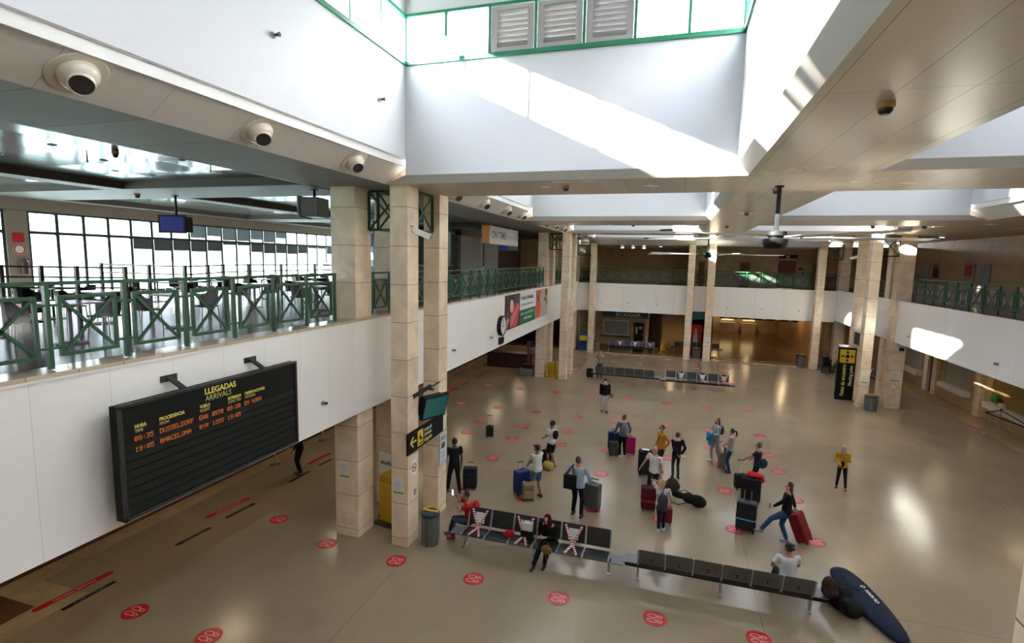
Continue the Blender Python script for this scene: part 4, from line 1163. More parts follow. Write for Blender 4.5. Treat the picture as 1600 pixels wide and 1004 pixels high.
suitcase(G(983, 709), R(10), .44, .28, .72, (.40, .015, .13), 'bright pink suitcase beside the person in the denim jacket', True)
suitcase(G(1007, 742), R(12), .46, .32, .90, (.012, .012, .013), 'tall black suitcase with a white paper on top, left of the man in yellow', False, 0)
tag(MB().box(-.12, .12, -.09, .09, 0, .004).build('paper_sheet', M['paper']), 'white paper lying on the tall black suitcase', 'paper').location = G(1007, 742)+Vector((0, 0, .935))
suitcase(G(1012, 796), R(8), .42, .30, .74, (.085, .008, .012), 'dark red suitcase held by the man in the white T-shirt', False, .30, belt=(.35, .04, .03))
suitcase(G(1038, 817), R(5), .40, .26, .50, (.16, .008, .015), 'small red suitcase behind the legs of the blonde woman', False)
suitcase(G(1129, 729), R(70), .46, .28, .84, (.20, .17, .14), 'tall taupe suitcase between the two young women', True, .10, trim=(.02, .02, .02))
suitcase(G(1157, 763), R(15), .42, .26, .50, (.013, .013, .013), 'small black suitcase with long steel handle held by the boy', False, .45)
suitcase(G(1172, 783), R(-10), .56, .36, .80, (.012, .012, .013), 'large black trunk in front of the boy in navy', False)
suitcase(G(1165, 831)+Vector((0, .1, 0)), R(-12), .52, .30, .86, (.013, .017, .022), 'big black suitcase with a light blue belt and raised steel handle', True, .28, belt=(.10, .28, .48))
suitcase(G(1256, 848)+Vector((0.05, .05, 0)), R(62), .46, .30, .80, (.20, .008, .014), 'dark red suitcase leaning behind the walking woman', False, .0, tilt=-24)
suitcase(G(921, 590), R(25), .38, .26, .62, (.012, .012, .012), 'black suitcase at the end of the far grey bench', False)

def softbag(name, loc, rz, pts, col, label, cat, rough=.8, straps=(), extra=None, metal=0, spots=False):
    root = empty(name, loc, rz, label, cat)
    m_ = mat('bag_'+name, col, rough, spec=.15, noise=.2, nscale=12, bump=.35)
    b = MB()
    for c, r in pts: b.ell(c, r, 16, 10)
    o = b.build('bag_body', m_, root, smooth=True)
    rm = o.modifiers.new('remesh', 'REMESH'); rm.mode = 'VOXEL'; rm.voxel_size = .016; rm.use_smooth_shade = True
    sm = o.modifiers.new('smooth', 'SMOOTH'); sm.iterations = 4
    for s in straps: MB().tube(s, .014, 6).build('strap', M['black'], root, smooth=True)
    if extra: extra(root)
    return root
softbag('yellow_shopping_bag', G(857, 733), 0, [((0, 0, .15), (.2, .14, .16)), ((-.08, 0, .2), (.12, .1, .12))], (.50, .40, .10), 'pale yellow plastic shopping bag at the feet of the curly haired person', 'shopping bag', straps=[[(-.1, 0, .28), (-.05, 0, .38), (.05, 0, .38), (.1, 0, .28)]])
softbag('black_duffel_bag', G(852, 724), 0, [((0, 0, .28), (.24, .15, .28)), ((0, 0, .42), (.2, .14, .12))], (.012, .012, .012), 'black bag beside the curly haired person in white', 'bag')
softbag('camouflage_backpack', G(1050, 765), 0, [((0, 0, .2), (.2, .15, .22)), ((.1, -.02, .15), (.15, .14, .16)), ((-.15, 0, .16), (.12, .1, .14))], (.05, .042, .03), 'camouflage backpack standing behind the man in the white T-shirt', 'backpack')
softbag('instrument_case', G(1069, 787)+Vector((0, .05, 0)), R(-22), [((.42, 0, .2), (.26, .14, .20)), ((.15, 0, .21), (.24, .12, .17)), ((-.2, 0, .22), (.28, .09, .11)), ((-.55, 0, .28), (.25, .07, .08))], (.013, .014, .014), 'long black soft instrument case lying on the floor', 'instrument case', straps=[[(-.5, -.08, .3), (-.35, -.2, .02), (-.1, -.25, .02), (.1, -.14, .1)], [(-.2, .02, .33), (0, .02, .42), (.2, .02, .36)]])
softbag('red_bundle', G(1176, 783)+Vector((.02, .05, 0)), 0, [((0, 0, .85), (.24, .17, .07)), ((-.1, .02, .88), (.13, .12, .07)), ((.14, -.04, .85), (.12, .13, .06)), ((.2, -.14, .76), (.07, .05, .09))], (.50, .015, .012), 'bright red bundled jacket on top of the large black trunk', 'jacket')
bd = empty('board_bag', (4.45, 12.6, 0), R(12), 'long navy board bag with pointed end lying at the bottom right', 'board bag')
rings = []
for t, w in ((0, .03), (.03, .16), (.10, .27), (.25, .36), (.5, .42), (.8, .45), (1.2, .45), (1.6, .42), (2.0, .36), (2.3, .28), (2.5, .18), (2.58, .05)):
    y = 1.29 - t
    rings.append([(w*.5*math.cos(2*PI*k/20)*1.55, y, .085+.085*math.sin(2*PI*k/20)*min(1, w*3.5)) for k in range(20)])
MB().ring_loft(rings).build('padded_body', mat('navy_nylon', (.007, .011, .035), .7, spec=.2, noise=.1, nscale=10, bump=.3), bd, smooth=True)
MB().tube([(-.05, .95, .16), (-.14, .8, .2), (-.12, .35, .19), (-.02, .25, .18)], .012, 6).build('strap', M['black'], bd)
bpy.context.view_layer.update()
local_text('OLAIAN', .11, (.17, -.16, .172), bd, M['paper'], xd=(.0, 1, 0), yd=(-1, 0, 0), sx=1.15, bold=.003)
MB().lathe([(.05, .172), (.05, .175), (.03, .175), (.03, .172)], (.13, .43, 0), 20, cap=False).build('emblem', M['paper'], bd)
softbag('black_backpack', (3.86, 12.3, 0), R(20), [((0, 0, .24), (.26, .30, .24)), ((.05, -.25, .2), (.24, .24, .19)), ((-.1, .22, .2), (.2, .17, .2)), ((0, 0, .42), (.19, .2, .1)), ((-.12, -.28, .3), (.1, .12, .1))], (.016, .016, .017), 'black patterned backpack leaning on the navy board bag', 'backpack', straps=[[(.05, .1, .5), (.1, .0, .56), (.05, -.12, .48)], [(-.12, .1, .45), (-.2, -.05, .5), (-.14, -.2, .38)]])
softbag('brown_backpack', (3.52, 12.0, .42), R(0), [((0, 0, .2), (.15, .17, .22)), ((0, -.05, .12), (.17, .18, .12))], (.035, .016, .013), 'dark brown backpack on the table at the right end of the near bench', 'backpack', straps=[[(.1, .1, .3), (.19, 0, .3), (.18, -.05, .1)]])

# ------------------------------------------------ meeting point pillar
mp = empty('meeting_point_pillar', (9.35, 33.35, 0), R(8), 'tall black three-sided meeting point pillar with yellow pictograms', 'sign pillar')
P3 = [(-.46, -.42), (.42, -.55), (.48, .2), (-.1, .55)]
MB().prism(P3, 0, 2.95, lambda u, v, h: (u, v, h)).build('pillar_body', M['board'], mp, bevel=.02)
MB().prism([(u*.96, v*.96) for u, v in P3], 2.95, 3.0, lambda u, v, h: (u, v, h)).build('top_cap', M['grey_metal'], mp)
bpy.context.view_layer.update()
ex = Vector((.88, -.13, 0)).normalized(); en = Vector((ex.y, -ex.x, 0))
def mpq(a0, a1, z0, z1, m_, nm, off=.006, e=ex, n_=en, o=Vector((-.46, -.42, 0))):
    b = MB(); p = [o+e*a+n_*t+Vector((0, 0, z)) for t in (0, off) for z in (z0, z1) for a in (a0, a1)]
    b.add(p, [(0, 2, 3, 1), (4, 5, 7, 6), (0, 1, 5, 4), (2, 6, 7, 3), (0, 4, 6, 2), (1, 3, 7, 5)])
    return b.build(nm, m_, mp)
mpq(.08, .82, 2.1, 2.85, M['yellow'], 'pictogram_field')
cx = .45
o0 = Vector((-.46, -.42, 0)) + ex*cx + en*.009 + Vector((0, 0, 2.475))
pm = MB(); rg = [o0 + ex*math.cos(2*PI*k/16)*.1 + Vector((0, 0, math.sin(2*PI*k/16)*.1)) for k in range(16)]
pm.add(rg, [tuple(range(16))])
for k in range(4):
    a = k*PI/2; d = ex*math.cos(a) + Vector((0, 0, math.sin(a))); s = ex*-math.sin(a) + Vector((0, 0, math.cos(a)))
    pm.add([o0+d*.13, o0+d*.25+s*.09, o0+d*.25-s*.09], [(0, 1, 2)]); pm.add([o0+d*.2+s*.025, o0+d*.34+s*.025, o0+d*.34-s*.025, o0+d*.2-s*.025], [(0, 1, 2, 3)])
pm.build('pictogram', M['black'], mp)
local_text('Punto de encuentro', .27, tuple(Vector((-.46, -.42, 0))+ex*.42+en*.01+Vector((0, 0, .22))), mp, M['yellow_t'], xd=(0, 0, 1), yd=tuple(-ex), bold=.008, sx=.82)
local_text('Meeting point', .25, tuple(Vector((-.46, -.42, 0))+ex*.76+en*.01+Vector((0, 0, .82))), mp, M['pale_t'], xd=(0, 0, 1), yd=tuple(-ex), bold=.006, sx=.82)
o2 = Vector((-.1, .55, 0)); e2 = (Vector((-.46, -.42, 0))-o2); l2 = e2.length; e2.normalize(); n2 = Vector((e2.y, -e2.x, 0))
mpq(.1, l2-.1, 2.1, 2.85, M['yellow'], 'pictogram_field', .006, e2, n2, o2)
local_text('Punto de encuentro', .27, tuple(o2+e2*.45+n2*.01+Vector((0, 0, .3))), mp, M['yellow_t'], xd=(0, 0, 1), yd=tuple(-e2), bold=.006, sx=.8)

# notices and dispenser on the right columns
notice(31.35, 9.85, 1.35, .3, .42, 'white notice on the right slender column behind the meeting point pillar', 'y')
notice(31.75, 11.35, 1.5, .36, .45, 'white notice on the wide right column above the dispenser', 'y')
ds = empty('sanitiser_dispenser', (11.3, 31.75, 1.0), 0, 'small white dispenser on the wide right column', 'dispenser')
MB().box(-.09, .09, -.1, 0, 0, .26).build('case', M['white'], ds, bevel=.02); MB().box(-.05, .05, -.11, -.1, .03, .09).build('lever', M['grey_metal'], ds)
tag(MB().box(11.4, 11.62, 31.735, 31.75, 3.1, 3.28).build('small_sign', M['navy_sign']), 'small blue sign high on the wide right column', 'sign')
notice(31.75, -8.0, 1.6, .36, .5, 'paper notice on the wide column left of the yellow barriers', 'y', False)
notice(41.9, 1.18, 1.55, .28, .36, 'small poster on the left column of the far pair', 'y', False)
notice(41.9, 2.62, 1.45, .32, .42, 'white notice on the right column of the far pair', 'y')
# far signs
fs1 = sign_on_y(42.1, .93, 2.87, 3.2, 3.78, M['green_sign'], 'overhead_sign', 'dark green blank sign across the far pair of columns', 'sign', .1)
rs_ = sign_on_x(9.7, 31.9, 33.1, 3.2, 3.85, M['green_sign'], 'overhead_sign', 'dark sign plate between the right slender columns', 'sign', .08)
ry = sign_on_y(43.9, -5.6, -1.9, 2.85, 3.35, M['navy_sign'], 'office_sign', 'dark blue sign above the shuttered ticket office', 'sign', .08)
bpy.context.view_layer.update()
local_text('RYANAIR', .42, (-.75, -.085, .06), ry, M['pale_t'], bold=.01, sx=1.15)

# ------------------------------------------------ far ground floor: office, door, stairs, machines
st('wall_office', MB().box(-7.4, -1.9, 46.5, 46.8, .12, 3.5), M['marble_wall'])
st('wall_office_right', MB().box(-2.1, -1.9, 44.4, 46.5, .12, 3.5), M['marble_wall'])
st('wall_office_left', MB().box(-7.6, -7.4, 43.6, 46.5, .12, 3.5), M['marble_wall'])
ow = empty('shuttered_window', (-4.75, 46.5, 1.0), 0, 'shuttered ticket window with a pale roller shutter under the blue sign', 'window')
MB().box(-1.1, 1.1, -.08, 0, 0, .08).box(-1.1, 1.1, -.08, 0, 1.22, 1.32).box(-1.1, -1.03, -.08, 0, 0, 1.3).box(1.03, 1.1, -.08, 0, 0, 1.3).build('frame', M['white'], ow)
sh = MB()
for k in range(12): sh.box(-1.03, 1.03, -.05+.0, -.03, .08+k*.095, .08+k*.095+.085)
sh.build('roller_shutter', M['tan_blank'], ow)
MB().box(-1.3, 1.3, -.4, 0, -.12, -.06).build('counter_shelf', M['dark_metal'], ow)
od = empty('office_door', (-2.75, 46.48, .12), 0, 'black office door with paper sheets right of the shuttered window', 'door')
MB().box(-.42, .42, -.06, 0, 0, 2.05).build('leaf', M['black'], od); MB().box(-.28, -.1, -.07, -.06, 1.1, 1.7).box(.0, .3, -.07, -.06, 1.5, 1.75).build('paper_sheet', M['paper'], od); MB().box(.3, .36, -.1, -.06, .95, 1.1).build('handle', M['steel'], od)
sw = MB()
for k in range(18):
    sw.box(-.8, 1.1, 46.2+k*.3, 46.2+(k+1)*.3+.02, .12, .12+.17*(k+1))
st('staircase', sw, mat('stair_stone', (.30, .22, .13), .35))
st('wall_stair_right', MB().box(1.1, 1.4, 45.9, 52, .12, 5.4), M['marble_wall'])
st('wall_stair_left', MB().box(-1.0, -.8, 46.2, 52, .12, 5.4).box(-1.9, -1., 47.2, 47.4, .12, 3.5), M['dark_wall'])
st('wall_hallway_back', MB().box(-16, 15.2, 61, 61.3, .12, 3.5), M['marble_wall'])
st('wall_hallway_left', MB().box(3.2, 3.4, 48.5, 61, .12, 3.5), M['dark_wall'])
st('wall_hallway_right', MB().box(10.6, 10.8, 43.4, 61, .12, 3.5), mat('ochre_wall', (.34, .19, .07), .4, noise=.2, nscale=1.5))
for i, (x, y) in enumerate(((5.5, 52.), (7.5, 58.), (9.6, 50.), (4.6, 60.2), (8.8, 46.5))):
    root = empty('hallway_lamp', (x, y, 3.5), 0, 'recessed warm lamp in the dark hallway ceiling, %s of five by distance' % ORD[(2, 3, 1, 4, 0)[i]], 'lamp', 'warm lamps in the dark far hallway')
    MB().lathe([(.16, 0), (.16, -.02), (.12, -.03)], n=16).build('ring', M['white'], root)
    MB().lathe([(.11, -.031), (.10, -.04)], n=16).build('bulb', M['lamp'], root)
hs = sign_on_y(44.6, 3.6, 9.2, 3.12, 3.4, M['board'], 'hanging_sign', 'long dark hanging sign with small yellow fields in the far hallway', 'sign', .1)
for i in range(6): MB().box(-2.4+i*.9, -2.1+i*.9, -.105, -.1, .05, .22).build('sign_field', M['yellow'], hs)
for i, (x0, x1) in enumerate(((5.0, 6.4), (7.0, 8.6))):
    c = empty('check_in_counter', ((x0+x1)/2, 60, .12), 0, ('left', 'right')[i]+' lit counter at the very back of the far hallway', 'counter')
    MB().box(-.7, .7, 0, .6, 0, 1.05).build('body', M['marble_wall'], c); MB().box(-.75, .75, -.05, .65, 1.05, 1.1).build('top', M['white'], c)
    MB().box(-.6, .6, .5, .55, 1.3, 2.2).build('lit_panel', mat('lit_panel_%d' % i, (.5, .45, .2), .4, emit=(1, .8, .35), estr=.35), c)
dm = empty('drinks_machine', (1.92, 45.9, .12), 0, 'red drinks machine with a large bottle picture between the far columns', 'vending machine')
MB().box(-.48, .48, -.4, .4, 0, 2.25).build('cabinet', M['red'], dm, bevel=.02)
MB().prism([(-.05, 1.95), (.05, 1.95), (.07, 1.6), (.17, 1.3), (.19, .9), (.13, .6), (.16, .35), (.12, .2), (-.12, .2), (-.16, .35), (-.13, .6), (-.19, .9), (-.17, 1.3), (-.07, 1.6)], -.41, -.401, lambda u, v, h: (u, h, v)).build('bottle_picture', M['paper'], dm)
vm = empty('blue_machine', (-6.95, 42.6, 0), R(10), 'blue machine with a yellow front panel in the far left corner', 'machine')
MB().box(-.36, .36, -.3, .3, 0, 1.55).build('cabinet', M['blue_machine'], vm, bevel=.02)
MB().box(-.3, .3, -.31, -.3, .95, 1.35).build('yellow_panel', M['yellow'], vm); MB().box(-.2, .2, -.33, -.3, .55, .85).build('coin_panel', M['dark_metal'], vm)
tag(MB().box(-6.65, -6.55+.35, 43.3, 43.9, .12, 2.0).build('blue_locker', M['blue_machine']), 'tall blue locker behind the blue machine in the far left corner', 'locker')
def barrier(loc, rz, label, w=.95, fold=True):
    root = empty('yellow_barrier', loc, rz, label, 'barrier')
    m_ = M['yellow']
    MB().bar((-w/2, 0, .18), (w/2, 0, .18), .04).bar((-w/2, 0, 1.0), (w/2, 0, 1.0), .04).bar((-w/2, 0, .12), (-w/2, 0, 1.02), .04).bar((w/2, 0, .12), (w/2, 0, 1.02), .04).bar((0, 0, .18), (0, 0, 1.), .03).build('frame', m_, root)
    s = MB()
    for k in range(6):
        x = -w/2+w*(k+.5)/6; s.box(x-.04, x+.04, -.01, .01, .2, .98)
    s.build('slat', m_, root)
    for x in (-w/2, w/2): MB().bar((x, -.2, .02), (x, .2, .02), .04).bar((x, 0, .02), (x, 0, .15), .04).build('foot', m_, root)
for i in range(5):
    barrier((-7.35+i*.17, 31.9+.12*(i % 2), 0), R(86+i*3), 'yellow folded plastic barrier standing between the column pair, %s from left' % ORD[i], .6)
barrier((-.6, 44.2, .12), R(70), 'yellow folding barrier open in front of the staircase', 1.0)
# stand left of the barriers
sd = empty('belt_stand_base', (-8.75, 31.9, 0), 0, 'grey block stand with a red post left of the yellow barriers', 'stand')
MB().box(-.42, .42, -.3, .3, 0, .5).build('block', mat('concrete_grey', (.16, .17, .15), .8), sd, bevel=.02); MB().box(.0, .14, -.05, .05, .5, 2.2).build('red_post', mat('rust_post', (.18, .04, .015), .5), sd)
MB().box(-.3, .4, -.2, .2, .5, .75).build('dark_box', M['black'], sd)
cs = empty('office_chair', (-9.6, 35.3, 0), R(30), 'dark blue office chair behind a counter, left of the far wide column', 'chair')
MB().box(-.25, .25, -.25, .25, 1.05, 1.12).build('seat', M['navy_sign'], cs, bevel=.02); MB().box(-.22, .22, -.3, -.24, 1.25, 1.75).build('backrest', M['blue_machine'], cs, bevel=.03); MB().tube([(0, 0, 0.05), (0, 0, 1.05)], .03, 10).lathe([(.28, 0), (.26, .05), (.05, .07)], n=20).build('stand', M['black'], cs)
ct = empty('dark_counter', (-10.6, 34.2, 0), 0, 'dark service counter under the left gallery', 'counter')
MB().box(-1.6, 1.6, -.35, .35, 0, .98).build('body', M['brown'], ct); MB().box(-1.7, 1.7, -.45, .45, .98, 1.03).build('top', M['dark_metal'], ct)
# belt posts under the gallery
def belt_post(loc, label, belt=None):
    root = empty('belt_post', loc, 0, label, 'belt post')
    MB().tube([(0, 0, .03), (0, 0, .98)], .028, 10).build('pole', M['steel'], root); MB().lathe([(.17, 0), (.17, .02), (.04, .05)], n=20).build('base', M['steel'], root); MB().lathe([(.035, .95), (.035, 1.03)], n=12).build('head', M['black'], root)
    if belt: MB().bar((0, 0, .97), (belt[0]-loc[0], belt[1]-loc[1], .97), .008, .05).build('belt', M['black'], root)
    return root
belt_post(G(430, 726), 'chrome belt post under the gallery left of the person in black')
belt_post(G(505, 688), 'chrome belt post in the shade behind the person in black')
b1 = (13.84, 28.45, 0); b2 = (14.79, 29.3, 0); b3 = (14.3, 25.6, 0)
belt_post(b1, 'steel belt post in front of the ticket windows, nearer one', b2)
belt_post(b2, 'steel belt post close to the ticket window wall', b3)
belt_post(b3, 'steel belt post of the right queue lane, cut by the photo edge', b1)
belt_post(G(1268, 576)+Vector((.45, -.6, 0)), 'thin dark belt post beside the far right corner column')
tr = empty('luggage_trolley', G(315, 752)+Vector((-.25, 0, 0)), R(60), 'low wire trolley lying on the beige floor band below the board', 'trolley')
MB().tube([(-.3, -.15, .08), (.3, -.15, .08), (.3, .15, .08), (-.3, .15, .08), (-.3, -.15, .08)], .012, 6).tube([(-.1, -.15, .08), (-.1, .15, .08)], .01, 6).tube([(.1, -.15, .08), (.1, .15, .08)], .01, 6).build('wire_frame', M['grey_metal'], tr)
for x, y in ((-.28, -.15), (.28, -.15), (-.28, .15), (.28, .15)): MB().lathe([(.04, -.012), (.04, .012)], (x, y, .04), 12, 'y').build('wheel', M['paper'], tr)

# ------------------------------------------------ ticket windows on the right wall
for i, (ya, yb) in enumerate(((38.6, 41.2), (32.9, 35.6), (26.0, 30.9))):
    cy = (ya+yb)/2; w = (yb-ya)/2
    root = empty('ticket_window', (15.2, cy, 1.0), 0, ('farthest ticket window with white counter on the right wall', 'middle ticket window with white counter on the right wall', 'nearest ticket window with white counter and a green item on the right wall')[i], 'ticket window')
    MB().box(-.01, .02, -w, w, .0, 1.35).build('shutter', M['tan_blank'] if i < 2 else mat('ochre_glass', (.30, .19, .06), .6), root)
    MB().box(-.05, .0, -w-.08, -w, 0, 1.4).box(-.05, 0, w, w+.08, 0, 1.4).box(-.05, 0, -w-.08, w+.08, 1.35, 1.43).build('frame', M['marble_wall'], root)
    MB().box(-.36, -.01, -w-.1, w+.1, -.30, -.02).build('counter', M['white'], root, bevel=.01)
tag(MB().ell((14.98, 30.3, 1.32), (.14, .26, .24)).build('green_bundle', mat('green_plastic', (.04, .35, .02), .5), smooth=True), 'bright green rounded item on the nearest right ticket counter', 'item')
tag(MB().box(14.86, 15.0, 29.4, 29.75, .99, 1.2).build('white_box', M['white'], bevel=.01), 'small white and dark box beside the green item on the counter', 'box')
for i, y in enumerate((31.6, 37.4, 36.3)):
    tag(MB().box(15.0, 15.2, y, y+.5, 0, 3.4).build('wall_pilaster', M['marble'] if i != 1 else M['white']), 'pale pilaster on the right ground floor wall, ' + ('left of the nearest ticket window', 'between the two farther ticket windows', 'right of the dark doorway')[i], 'pilaster')
st('door_1', MB().box(15.14, 15.2, 36.85, 37.35, 0, 2.6), M['brown'])
# doors of the upper right gallery
for i, (ya, yb) in enumerate(((40.6, 41.5), (35.2, 36.2), (33.7, 34.6))):
    WN[0] += 1
    st('door_%d' % (i+2), MB().box(15.74, 15.8, ya, yb, 5.7, 7.72), mat('pale_grey_door', (.33, .33, .31), .5) if i == 0 else bpy.data.materials['pale_grey_door'])
for i, (y, z) in enumerate(((39.6, 6.85), (35.75, 7.05))):
    p = empty('wall_poster', (15.7, y, z), 0, ('dark small poster on the upper right wall beside the pale door', 'dark red notice on the first pale door of the right gallery')[i], 'poster')
    MB().box(-.02, 0, -.3, .3, 0, .6).build('sheet', M['brown'] if i == 0 else M['red'], p); MB().box(-.022, -.02, -.3, .3, .6, .9).build('orange_strip', M['orange'], p)  # plain orange strip above the sheet
# upper far doors
st('door_5', MB().box(8.1, 9.4, 47.93, 48, 5.62, 7.8), M['door_wood'])
st('door_6', MB().box(5.2, 5.95, 47.93, 48, 5.62, 7.6), M['door_wood'])
st('door_7', MB().box(1.9, 2.4, 47.93, 48, 5.62, 7.6), M['door_wood'])
ds2 = sign_on_y(47.9, 8.1, 9.45, 8.0, 8.28, M['board'], 'door_sign', 'dark sign above the wide brown double door', 'sign', .1)
MB().box(-.14, -.02, -.105, -.1, .05, .22).box(.02, .1, -.105, -.1, .05, .22).build('pictogram', M['paper'], ds2)
sign_on_y(47.95, 9.6, 9.95, 7.1, 7.22, M['board'], 'wall_plate', 'small dark plate right of the wide brown door', 'sign', .04)
pb2 = empty('wall_phone', (10.05, 47.95, 6.6), 0, 'small grey wall phone right of the wide brown door', 'phone')
MB().box(-.12, .12, -.15, 0, 0, .4).build('case', M['grey_metal'], pb2, bevel=.02); MB().box(-.16, -.11, -.18, -.02, .05, .35).build('handset', M['black'], pb2)
tag(MB().box(10.7, 10.82, 47.2, 48, 5.62, 7.6).build('wood_partition', M['door_wood']), 'thin wooden partition right of the far gallery doors', 'partition')

# ------------------------------------------------ wheelchairs
def wheelchair(loc, rz, label):
    root = empty('wheelchair', loc, rz, label, 'wheelchair')
    for sx in (-.27, .27):
        wh = MB()
        for k in range(20):
            a0, a1 = 2*PI*k/20, 2*PI*(k+1)/20
            wh.bar((sx, .29*math.cos(a0), .3+.29*math.sin(a0)), (sx, .29*math.cos(a1), .3+.29*math.sin(a1)), .03)
        for k in range(6):
            a0 = PI*k/6; wh.bar((sx, .28*math.cos(a0), .3+.28*math.sin(a0)), (sx, -.28*math.cos(a0), .3-.28*math.sin(a0)), .008)
        wh.build('rear_wheel', M['black'], root)
        MB().lathe([(.07, -.015), (.07, .015)], (sx*.8, .42, .07), 14, 'x').build('caster', M['black'], root)
    MB().box(-.22, .22, -.18, .25, .46, .50).build('seat', M['black'], root); MB().box(-.22, .22, -.22, -.18, .5, .92).build('backrest', M['black'], root)
    f = MB()
    for sx in (-.24, .24):
        f.tube([(sx, -.38, .95), (sx, -.2, .93), (sx, -.2, .3), (sx, .4, .3), (sx, .5, .12)], .014, 6).tube([(sx, -.2, .7), (sx, .25, .7), (sx, .27, .3)], .014, 6)
    f.build('tube_frame', M['dark_metal'], root)
    MB().box(-.2, -.03, .45, .6, .1, .12).box(.03, .2, .45, .6, .1, .12).build('footrest', M['dark_metal'], root)
for i, (x, y, a) in enumerate(((10.5, 40.9, 160), (11.35, 41.3, 150), (10.65, 41.9, 170))):
    wheelchair((x, y, 0), R(a), 'black folded wheelchair by the far right corner column, %s one' % ('nearest', 'right', 'rear')[i])
tag(MB().box(12.6, 12.9, 41.9, 42.3, 1.7, 2.1).build('wall_box', M['brown']), 'dark box on the wall behind the wheelchairs', 'box')

# ------------------------------------------------ cafe on the gallery
def cafe_chair():
    root = empty('cafe_chair', (0, 0, 0))
    s = MB(); rings = []
    s.box(-.21, .21, -.2, .22, .43, .46)
    s.build('seat', M['black'], root, bevel=.015)
    b = MB()
    for k in range(8):
        a0 = PI*(.0+k/8)+PI; a1 = PI*(.0+(k+1)/8)+PI
        b.add([(.24*math.cos(a0), .02+.24*math.sin(a0), .46), (.24*math.cos(a1), .02+.24*math.sin(a1), .46), (.27*math.cos(a1), .0+.27*math.sin(a1), .80 if 1 < k < 6 else .7), (.27*math.cos(a0), .0+.27*math.sin(a0), .80 if 1 < k < 7 else .7)], [(0, 1, 2, 3)])
    o = b.build('backrest', M['black'], root); so = o.modifiers.new('solid', 'SOLIDIFY'); so.thickness = .02
    for x in (-.18, .18):
        for y in (-.17, .19): MB().tube([(x, y, .44), (x*1.12, y*1.15, 0)], .012, 6).build('leg', M['steel'], root)
    return root
def cafe_table():
    root = empty('cafe_table', (0, 0, 0))
    MB().box(-.38, .38, -.38, .38, .72, .75).build('tabletop', mat('pale_tabletop', (.42, .42, .40), .2), root, bevel=.01)
    MB().tube([(0, 0, .03), (0, 0, .72)], .03, 10).build('pedestal', M['dark_metal'], root)
    MB().lathe([(.26, 0), (.25, .02), (.04, .04)], n=20).build('base', M['dark_metal'], root)
    return root
cc, ctb = cafe_chair(), cafe_table()
UFZ = 5.73
k = 0; tfirst = cfirst = True
for ri, X in enumerate((-10.3, -12.4, -14.5, -16.6)):
    for ci, Y in enumerate((4.3, 6.6, 8.9, 13.2, 15.8, 18.4, 21.0)):
        if ri > 1 and ci < 1: continue
        if ri == 0 and ci > 3: continue
        jx = random.uniform(-.25, .25); jy = random.uniform(-.3, .3)
        t = ctb if tfirst else copy_tree(ctb); tfirst = False
        t.location = (X+jx, Y+jy, UFZ)
        where = '%s row from the railing, %s from the camera' % (ORD[ri], ORD[ci])
        tag(t, 'square pale cafe table on the gallery, ' + where, 'table', 'cafe tables on the gallery')
        for q, a in enumerate((random.uniform(-.3, .3), PI+random.uniform(-.3, .3))):
            c = cc if cfirst else copy_tree(cc); cfirst = False
            c.location = (X+jx-.62*math.sin(a+PI)*1.0, Y+jy+.62*math.cos(a+PI), UFZ)
            c.rotation_euler = (0, 0, a)
            tag(c, 'black cafe chair, %s side of the table, %s row from railing, %s from camera' % (('near', 'far')[q], ORD[ri], ORD[ci]), 'chair', 'black cafe chairs on the gallery')
def brown_rail(pts, label):
    root = empty('cafe_railing', (pts[0][0], pts[0][1], UFZ), 0, label, 'railing')
    o = Vector(pts[0]+(0,))
    P_ = [Vector((x, y, 0))-o for x, y in pts]
    for p in P_: MB().box(p.x-.035, p.x+.035, p.y-.035, p.y+.035, 0, 1.34).build('post', M['brown'], root)
    for z in (1.31, 1.1, .88, .62):
        r = MB()
        for a, b in zip(P_, P_[1:]): r.bar((a.x, a.y, z), (b.x, b.y, z), .025, .035)
        r.build('rail', M['dark_metal'], root)
brown_rail([(-14.4, 6.3), (-13.6, 6.75), (-13.1, 7.1), (-12.5, 7.45), (-12.0, 7.8), (-11.3, 8.3)], 'dark posted cafe railing with steel rails, nearest one behind the green railing')
brown_rail([(-14.6, 10.1), (-13.1, 10.25), (-12.0, 10.35), (-12.6, 11.6), (-13.1, 12.6), (-13.4, 13.9), (-13.4, 15.4), (-13.3, 17.1), (-13.2, 18.8), (-13.1, 20.5)], 'dark posted cafe railing farther back in front of the windows')
# cafe bar and shop fronts behind the near columns
st('wall_cafe_end', MB().box(-21.2, -13.8, 31, 31.2, 5.73, 9.1), mat('pale_cafe_wall', (.22, .25, .25), .4, noise=.15, nscale=1))
cbar = empty('cafe_bar', (-17.3, 27.5, UFZ), 0, 'dark cafe bar counter at the far end of the gallery', 'counter')
MB().box(-3.2, 3, -.4, .4, 0, 1.1).build('body', M['dark_metal'], cbar); MB().box(-3.3, 3.1, -.5, .5, 1.1, 1.16).build('top', M['tan_blank'], cbar)
ap = empty('wall_advertisement', (-17.2, 30.6, 7.2), 0, 'pale panel with a red pattern at the far end of the cafe', 'panel')
MB().box(-2.3, 2.3, -.1, 0, 0, 1.15).build('panel', mat('dull_green_panel', (.20, .24, .23), .4), ap)
MB().prism([(-1.9, .5), (-1.4, .85), (-.8, .7), (-.5, .45), (-1.1, .3)], -.105, -.1, lambda u, v, h: (u, h, v)).build('red_pattern', M['red'], ap)
st('wall_shop_white', MB().box(-12.3, -12.1, 28.7, 31.6, 5.73, 8.75).box(-12.3, -12.1, 31.75, 35.5, 5.73, 8.75), mat('shop_white_wall', (.42, .42, .40), .5))
st('wall_shop_brown', MB().box(-12.5, -12.3, 35.5, 42.1, 5.73, 9.1).box(-12.5, -12.1, 28.7, 35.5, 8.75, 9.1), mat('brown_shop_wall', (.055, .028, .018), .5))
